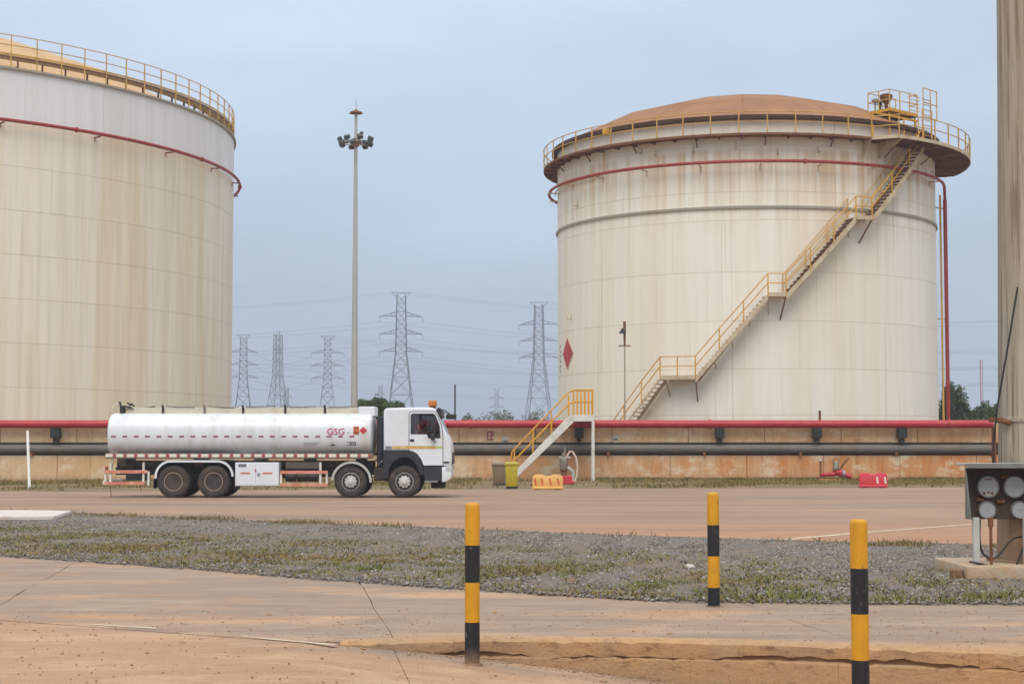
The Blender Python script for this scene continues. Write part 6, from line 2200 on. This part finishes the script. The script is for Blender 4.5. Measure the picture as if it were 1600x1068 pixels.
# ================================================================== HIGH MAST WITH FLOODLIGHTS (behind the wall)
FY = 104.0
fx = gx(553.2, FY)
fm = tag(empty('floodlight_mast', (fx, FY, 0)), 'tall slender tapering mast with a ring of floodlights between the two tanks', 'mast')
zt_ = gz(178, FY)
MB().tube([(0, 0, 0), (0, 0, zt_ * 0.5), (0, 0, zt_)], [0.24, 0.165, 0.09], 14).build('shaft', M['pole_pale'], fm)
MB().lathe([(0.1, zt_), (0.42, zt_ + 0.02), (0.40, zt_ + 0.10), (0.12, zt_ + 0.22), (0.0, zt_ + 0.34)], n=14).build('crown', M['rust'], fm)
MB().tube([(0, 0, zt_ + 0.3), (0, 0, gz(155, FY))], 0.018, 6).build('lightning_rod', M['galv'], fm)
zr_ = gz(223, FY)
MB().tube([(0.80 * math.cos(math.tau * k / 20), 0.80 * math.sin(math.tau * k / 20), zr_) for k in range(20)], 0.05, 8, closed=True).build('ring', M['hood_top'], fm)
m = MB()
for k in range(6):
    t = math.tau * k / 6
    m.bar((0.1 * math.cos(t), 0.1 * math.sin(t), zr_), (0.8 * math.cos(t), 0.8 * math.sin(t), zr_), 0.05)
m.lathe([(0.2, zr_ - 0.25), (0.24, zr_ + 0.25)], n=12)
m.build('carriage', M['rust'], fm)
for k in range(14):
    t = math.tau * (k + 0.3) / 14
    dz = 0.22 if k % 2 else -0.10
    rr_ = 0.93 + (0.08 if k % 3 else 0)
    rot = Matrix.Rotation(t, 3, 'Z') @ Matrix.Rotation(R_(28), 3, 'Y')
    c = Vector((rr_ * math.cos(t), rr_ * math.sin(t), zr_ + dz))
    f = MB().box(c, (0.30, 0.36, 0.26), rot=rot).build('floodlight', M['flood'], fm, bevel=0.05)
    MB().bar((0.8 * math.cos(t), 0.8 * math.sin(t), zr_), c, 0.04).build('bracket', M['flood'], f)
MB().box((0.36, 0, zr_ + 0.62), (0.22, 0.2, 0.16)).build('floodlight', M['flood'], fm, bevel=0.03)
MB().bar((0.08, 0, zr_ + 0.55), (0.36, 0, zr_ + 0.6), 0.03).build('bracket', M['flood'], fm)

# ================================================================== PYLONS AND LINES
def pylon(name, px, py_top, Y, label, half_arm=5.6, t=0.10, tint=None, rz=0.0, group='lattice power pylons', arms=3):
    x_ = gx(px, Y)
    H = gz(py_top, Y)
    p = tag(empty(name, (x_, Y, 0), rz), label, 'pylon', group)
    w0, w1, w2 = H * 0.105, H * 0.034, H * 0.026
    zw = H * 0.62
    m = MB()
    def corner(z, sx, sy):
        w = w0 + (w1 - w0) * z / zw if z < zw else w1 + (w2 - w1) * (z - zw) / (H - zw)
        return Vector((sx * w, sy * w, z))
    cs = [(-1, -1), (1, -1), (1, 1), (-1, 1)]
    for sx, sy in cs:
        m.bar(corner(0, sx, sy), corner(zw, sx, sy), t * 1.5)
        m.bar(corner(zw, sx, sy), corner(H * 0.985, sx, sy), t * 1.3)
    lev = [0, H * 0.2, H * 0.36, H * 0.47, H * 0.55, zw] + [zw + (H * 0.985 - zw) * k / 7 for k in range(1, 8)]
    for i in range(len(lev) - 1):
        for k in range(4):
            a, b = cs[k], cs[(k + 1) % 4]
            m.bar(corner(lev[i], *a), corner(lev[i + 1], *b), t * 0.8)
            m.bar(corner(lev[i], *b), corner(lev[i + 1], *a), t * 0.8)
            if i: m.bar(corner(lev[i], *a), corner(lev[i], *b), t * 0.7)
    m.build('lattice_tower', M['pylon'], p, smooth=0)
    tips = []
    for f in ((0.635, 0.745, 0.855) if arms == 3 else (0.7, 0.85)):
        z = H * f
        for s in (-1, 1):
            a = MB()
            tip = Vector((s * half_arm, 0, z - 0.25))
            for sy in (-1, 1):
                a.bar(Vector((s * w2, sy * w2, z)), tip, t)
                a.bar(Vector((s * w2, sy * w2, z + 1.0)), tip, t)
                for q in (0.33, 0.66):
                    a.bar(Vector((s * w2, sy * w2, z)).lerp(tip, q), Vector((s * w2, sy * w2, z + 1.0)).lerp(tip, q), t * 0.6)
            a.bar(tip, tip - Vector((0, 0, 1.4)), t * 0.9)
            tips.append(Vector((x_, Y, 0)) + Matrix.Rotation(rz, 3, 'Z') @ (tip - Vector((0, 0, 1.4))))
            a.build('cross_arm', M['pylon'], p, smooth=0)
    a = MB()
    hw = half_arm * 0.45
    a.bar((-hw, 0, H), (hw, 0, H), t * 1.2)
    for s in (-1, 1):
        a.bar((s * hw, 0, H), (s * w2, 0, H * 0.965), t)
        tips.append(Vector((x_, Y, 0)) + Matrix.Rotation(rz, 3, 'Z') @ Vector((s * hw, 0, H)))
    a.build('peak_arm', M['pylon'], p, smooth=0)
    return tips
TA = pylon('pylon', 626, 457, 433, 'tallest lattice pylon, standing above the cab of the tanker', rz=R_(8))
TB = pylon('pylon', 842, 472, 460, 'lattice pylon just clear of the left side of the rusty domed tank', rz=R_(-10))
TC = pylon('pylon', 511, 525, 610, 'small lattice pylon just to the left of the tall floodlight mast', 6.0, 0.13, rz=R_(6))
TD = pylon('pylon', 379, 523, 600, 'small lattice pylon close beside the huge beige tank', 5.2, 0.13, rz=R_(12))
TE = pylon('pylon', 433, 519, 640, 'small slim lattice pylon, the middle one of the three beyond the tanker barrel', 2.0, 0.13, rz=R_(70))
TF = pylon('pylon', 776, 607, 900, 'tiny distant lattice pylon over the red pipe', 4.0, 0.16, arms=2)
pylon('pylon', 447, 605, 900, 'tiny distant lattice pylon showing low beside the slim one', 3.0, 0.16, arms=2)
pylon('pylon', 594, 601, 900, 'tiny distant lattice pylon above the round bush behind the truck', 3.0, 0.16, arms=2)
TX = pylon('pylon', 1990, 470, 440, 'lattice pylon out beyond the thick stained mast', rz=R_(8))
TY_ = pylon('pylon', -420, 462, 430, 'lattice pylon hidden behind the huge beige tank', rz=R_(8))
TZ = pylon('pylon', 2150, 480, 470, 'lattice pylon farther out beyond the thick stained mast', rz=R_(8))

TW = pylon('pylon', 1330, 528, 600, 'small lattice pylon wholly hidden behind the rusty domed tank', 6.0, 0.13, rz=R_(6))

def wire(a, b, sag, span, r=0.03):
    pts = [a.lerp(b, k / 24) - Vector((0, 0, sag * 4 * (k / 24) * (1 - k / 24))) for k in range(25)]
    o = MB().tube(pts, r, 5).build('power_line', M['wire'])
    tag(o, 'thin overhead power line strung ' + span, 'power line', 'overhead power lines')
for A, B, sag, span in ((TA, TX, 7, 'from the tallest pylon rightward past the domed tank'), (TY_, TA, 5, 'from the huge beige tank to the tallest pylon'),
                        (TB, TZ, 6, 'from the pylon at the domed tank behind it'), (TC, TW, 6, 'level from the floodlight mast pylon past the cab')):
    for a, b in list(zip(A, B)):
        wire(a, b, sag, span)
for a, b in list(zip(TD, TC))[:6]:
    wire(a, b, 3, 'low between two small pylons beside the beige tank', 0.05)
for a, b in list(zip(TE, TW))[0:8:2]:
    wire(a, b, 7, 'level and low from the slim small pylon', 0.04)
# distant guyed radio mast
x_ = gx(1535, 650)
m = MB()
H = gz(562, 650)
for k in range(3):
    t = k * math.tau / 3
    m.bar((0.5 * math.cos(t), 0.5 * math.sin(t), 0), (0.5 * math.cos(t), 0.5 * math.sin(t), H), 0.16)
for k in range(18):
    m.bar((0.5, 0, H * k / 18), (-0.25, 0.43, H * (k + 1) / 18), 0.1)
tag(m.build('radio_mast', M['red_thin'], loc=(x_, 650, 0), smooth=0), 'thin reddish radio mast far beyond the trees at the mast', 'radio mast')
# slim dark pole by the cab
px_ = at(711, 600, 92)
m = MB().tube([(0, 0, 0), (0, 0, px_.z)], [0.075, 0.05], 10)
tag(m.build('utility_pole', M['pylon'], loc=(px_.x, 92, 0)), 'slim grey pole standing behind the wall ahead of the tanker cab', 'pole')

# ================================================================== TREES AND SCRUB
def leaves(name, centres, radii, n_each, size, mat, parent, flat=0.6):
    """many small leaf-sized quads spread through lumpy clumps"""
    V = []
    for c, r in zip(centres, radii):
        n = n_each
        d = nrng.normal(0, 1, (n, 3))
        d /= np.linalg.norm(d, axis=1)[:, None]
        rad = nrng.uniform(0.25, 1.0, n) ** 0.5
        V.append(np.array(c)[None] + d * rad[:, None] * np.array(r)[None])
    P = np.concatenate(V)
    n = len(P)
    u = nrng.normal(0, 1, (n, 3)); u[:, 2] *= flat
    u /= np.linalg.norm(u, axis=1)[:, None]
    w = nrng.normal(0, 1, (n, 3))
    w = np.cross(u, w)
    w /= np.linalg.norm(w, axis=1)[:, None]
    s = size * nrng.uniform(0.6, 1.3, n)[:, None]
    v = np.stack([P - u * s, P + w * s * 0.45, P + u * s, P - w * s * 0.45], 1)
    f = np.arange(n * 4).reshape(n, 4)
    o = raw_mesh(name, v.reshape(-1, 3), f, mat, parent)
    return o

def tree(name, x, y, h, crown_r, crown_h, mat, label, cat='tree', clumps=16, per=420, leaf=0.13, trunk_h=0.5, tr=0.14, group=None, flat_top=False):
    t = tag(empty(name, (x, y, 0)), label, cat, group)
    m = MB()
    zt = h * trunk_h
    bend = Vector((rnd.uniform(-.2, .2), rnd.uniform(-.2, .2), 0))
    m.tube([(0, 0, -0.1), bend * 0.5 + Vector((0, 0, zt * 0.5)), bend + Vector((0, 0, zt))], [tr * 1.3, tr, tr * 0.75], 8)
    C, Rr = [], []
    for k in range(clumps):
        a = rnd.uniform(0, math.tau)
        q = math.sqrt(rnd.random()) * 0.80
        zz = (h - crown_h) + crown_h * (rnd.uniform(0.15, 0.85) if not flat_top else rnd.uniform(0.35, 0.8) * (1 - 0.35 * q * q))
        lim = math.sqrt(max(0.08, 1 - (abs(zz - (h - crown_h * 0.5)) / (crown_h * 0.55)) ** 2)) if not flat_top else 1
        c = Vector((math.cos(a) * q * crown_r * lim, math.sin(a) * q * crown_r * lim, zz))
        s = rnd.uniform(0.24, 0.42)
        C.append(c)
        Rr.append((crown_r * s, crown_r * s, crown_h * s * (0.75 if not flat_top else 0.5)))
        if k < 8:
            mid = bend.lerp(c, 0.5) + Vector((0, 0, zt * 0.4))
            m.tube([bend + Vector((0, 0, zt * 0.9)), (bend + Vector((0, 0, zt))).lerp(c, 0.5), c], [tr * 0.5, tr * 0.32, tr * 0.12], 6)
    m.build('trunk', M['bark'], t)
    leaves('crown', C, Rr, per, leaf, mat, t)
    return t
# umbrella tree seen over the gap between barrel and cab
q = at(590, 617, 108)
tree('acacia_tree', q.x, 108, q.z + 0.05, 1.75, 2.0, M['leaf_mid'], 'flat topped green tree behind the gap between tanker barrel and cab', clumps=26, per=420, leaf=0.085, trunk_h=0.5, flat_top=True, tr=0.12)
tree('bush', q.x + 0.15, 106.5, 4.5, 0.75, 3.6, M['leaf_dark'], 'dark bush directly under the flat topped tree', 'bush', clumps=12, per=300, leaf=0.085, trunk_h=0.3, tr=0.06)
# trees to the right of the domed tank
for px, py, Y, cr, ch, mat, lab in ((1490, 600, 122, 1.25, 4.6, M['leaf_dark'], 'tallest dark tree, just behind the red riser pipe of the domed tank'),
                                     (1516, 628, 126, 1.5, 3.2, M['leaf_dark'], 'rounded tree next to the tall one by the red riser pipe'),
                                     (1545, 630, 128, 1.4, 3.0, M['leaf_mid'], 'lighter green tree touching the thick stained mast'),
                                     (1476, 612, 128, 0.8, 4.4, M['leaf_dark'], 'narrow dark tree half hidden by the domed tank'),
                                     (1585, 634, 130, 1.6, 3.0, M['leaf_dark'], 'tree wholly behind the thick stained mast')):
    q = at(px, py, Y)
    tree('tree', q.x, Y, q.z, cr, ch, mat, lab, clumps=22, per=260, leaf=0.12, trunk_h=0.45, group='trees beyond the domed tank')
# low scrub along the horizon
q = 0
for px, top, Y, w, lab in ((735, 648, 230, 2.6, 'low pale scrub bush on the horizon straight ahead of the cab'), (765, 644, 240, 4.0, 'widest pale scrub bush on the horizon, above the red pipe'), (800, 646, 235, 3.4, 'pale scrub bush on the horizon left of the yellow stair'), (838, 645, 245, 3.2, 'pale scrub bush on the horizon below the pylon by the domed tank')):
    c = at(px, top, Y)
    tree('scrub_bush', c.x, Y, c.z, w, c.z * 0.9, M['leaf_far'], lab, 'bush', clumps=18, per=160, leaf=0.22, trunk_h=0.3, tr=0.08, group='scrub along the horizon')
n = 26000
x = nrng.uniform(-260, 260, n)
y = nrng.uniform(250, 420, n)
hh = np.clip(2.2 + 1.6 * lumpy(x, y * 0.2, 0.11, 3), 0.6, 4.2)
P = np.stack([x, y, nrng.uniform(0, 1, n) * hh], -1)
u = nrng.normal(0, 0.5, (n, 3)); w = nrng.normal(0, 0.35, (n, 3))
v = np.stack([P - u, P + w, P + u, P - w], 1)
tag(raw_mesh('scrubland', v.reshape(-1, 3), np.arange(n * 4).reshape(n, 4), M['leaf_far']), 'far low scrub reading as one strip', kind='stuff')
#HAZE
# farthest fading things: pylons at 400-900 m
hz = MB().bx(-700, 700, -30, 960, -1.3, 62)
ho = hz.build('haze', None or M['glass'], smooth=0)
ho.data.materials.clear()
hm = bpy.data.materials.new('thin haze')
hm.use_nodes = True
hm.node_tree.nodes.clear()
o_ = hm.node_tree.nodes.new('ShaderNodeOutputMaterial')
v_ = hm.node_tree.nodes.new('ShaderNodeVolumePrincipled')
v_.inputs['Color'].default_value = (0.86, 0.90, 0.96, 1)
v_.inputs['Density'].default_value = 0.0006
v_.inputs['Anisotropy'].default_value = 0.0
hm.node_tree.links.new(v_.outputs[0], o_.inputs['Volume'])
ho.data.materials.append(hm)
tag(ho, 'thin pale haze that fades the far pylons', kind='stuff')
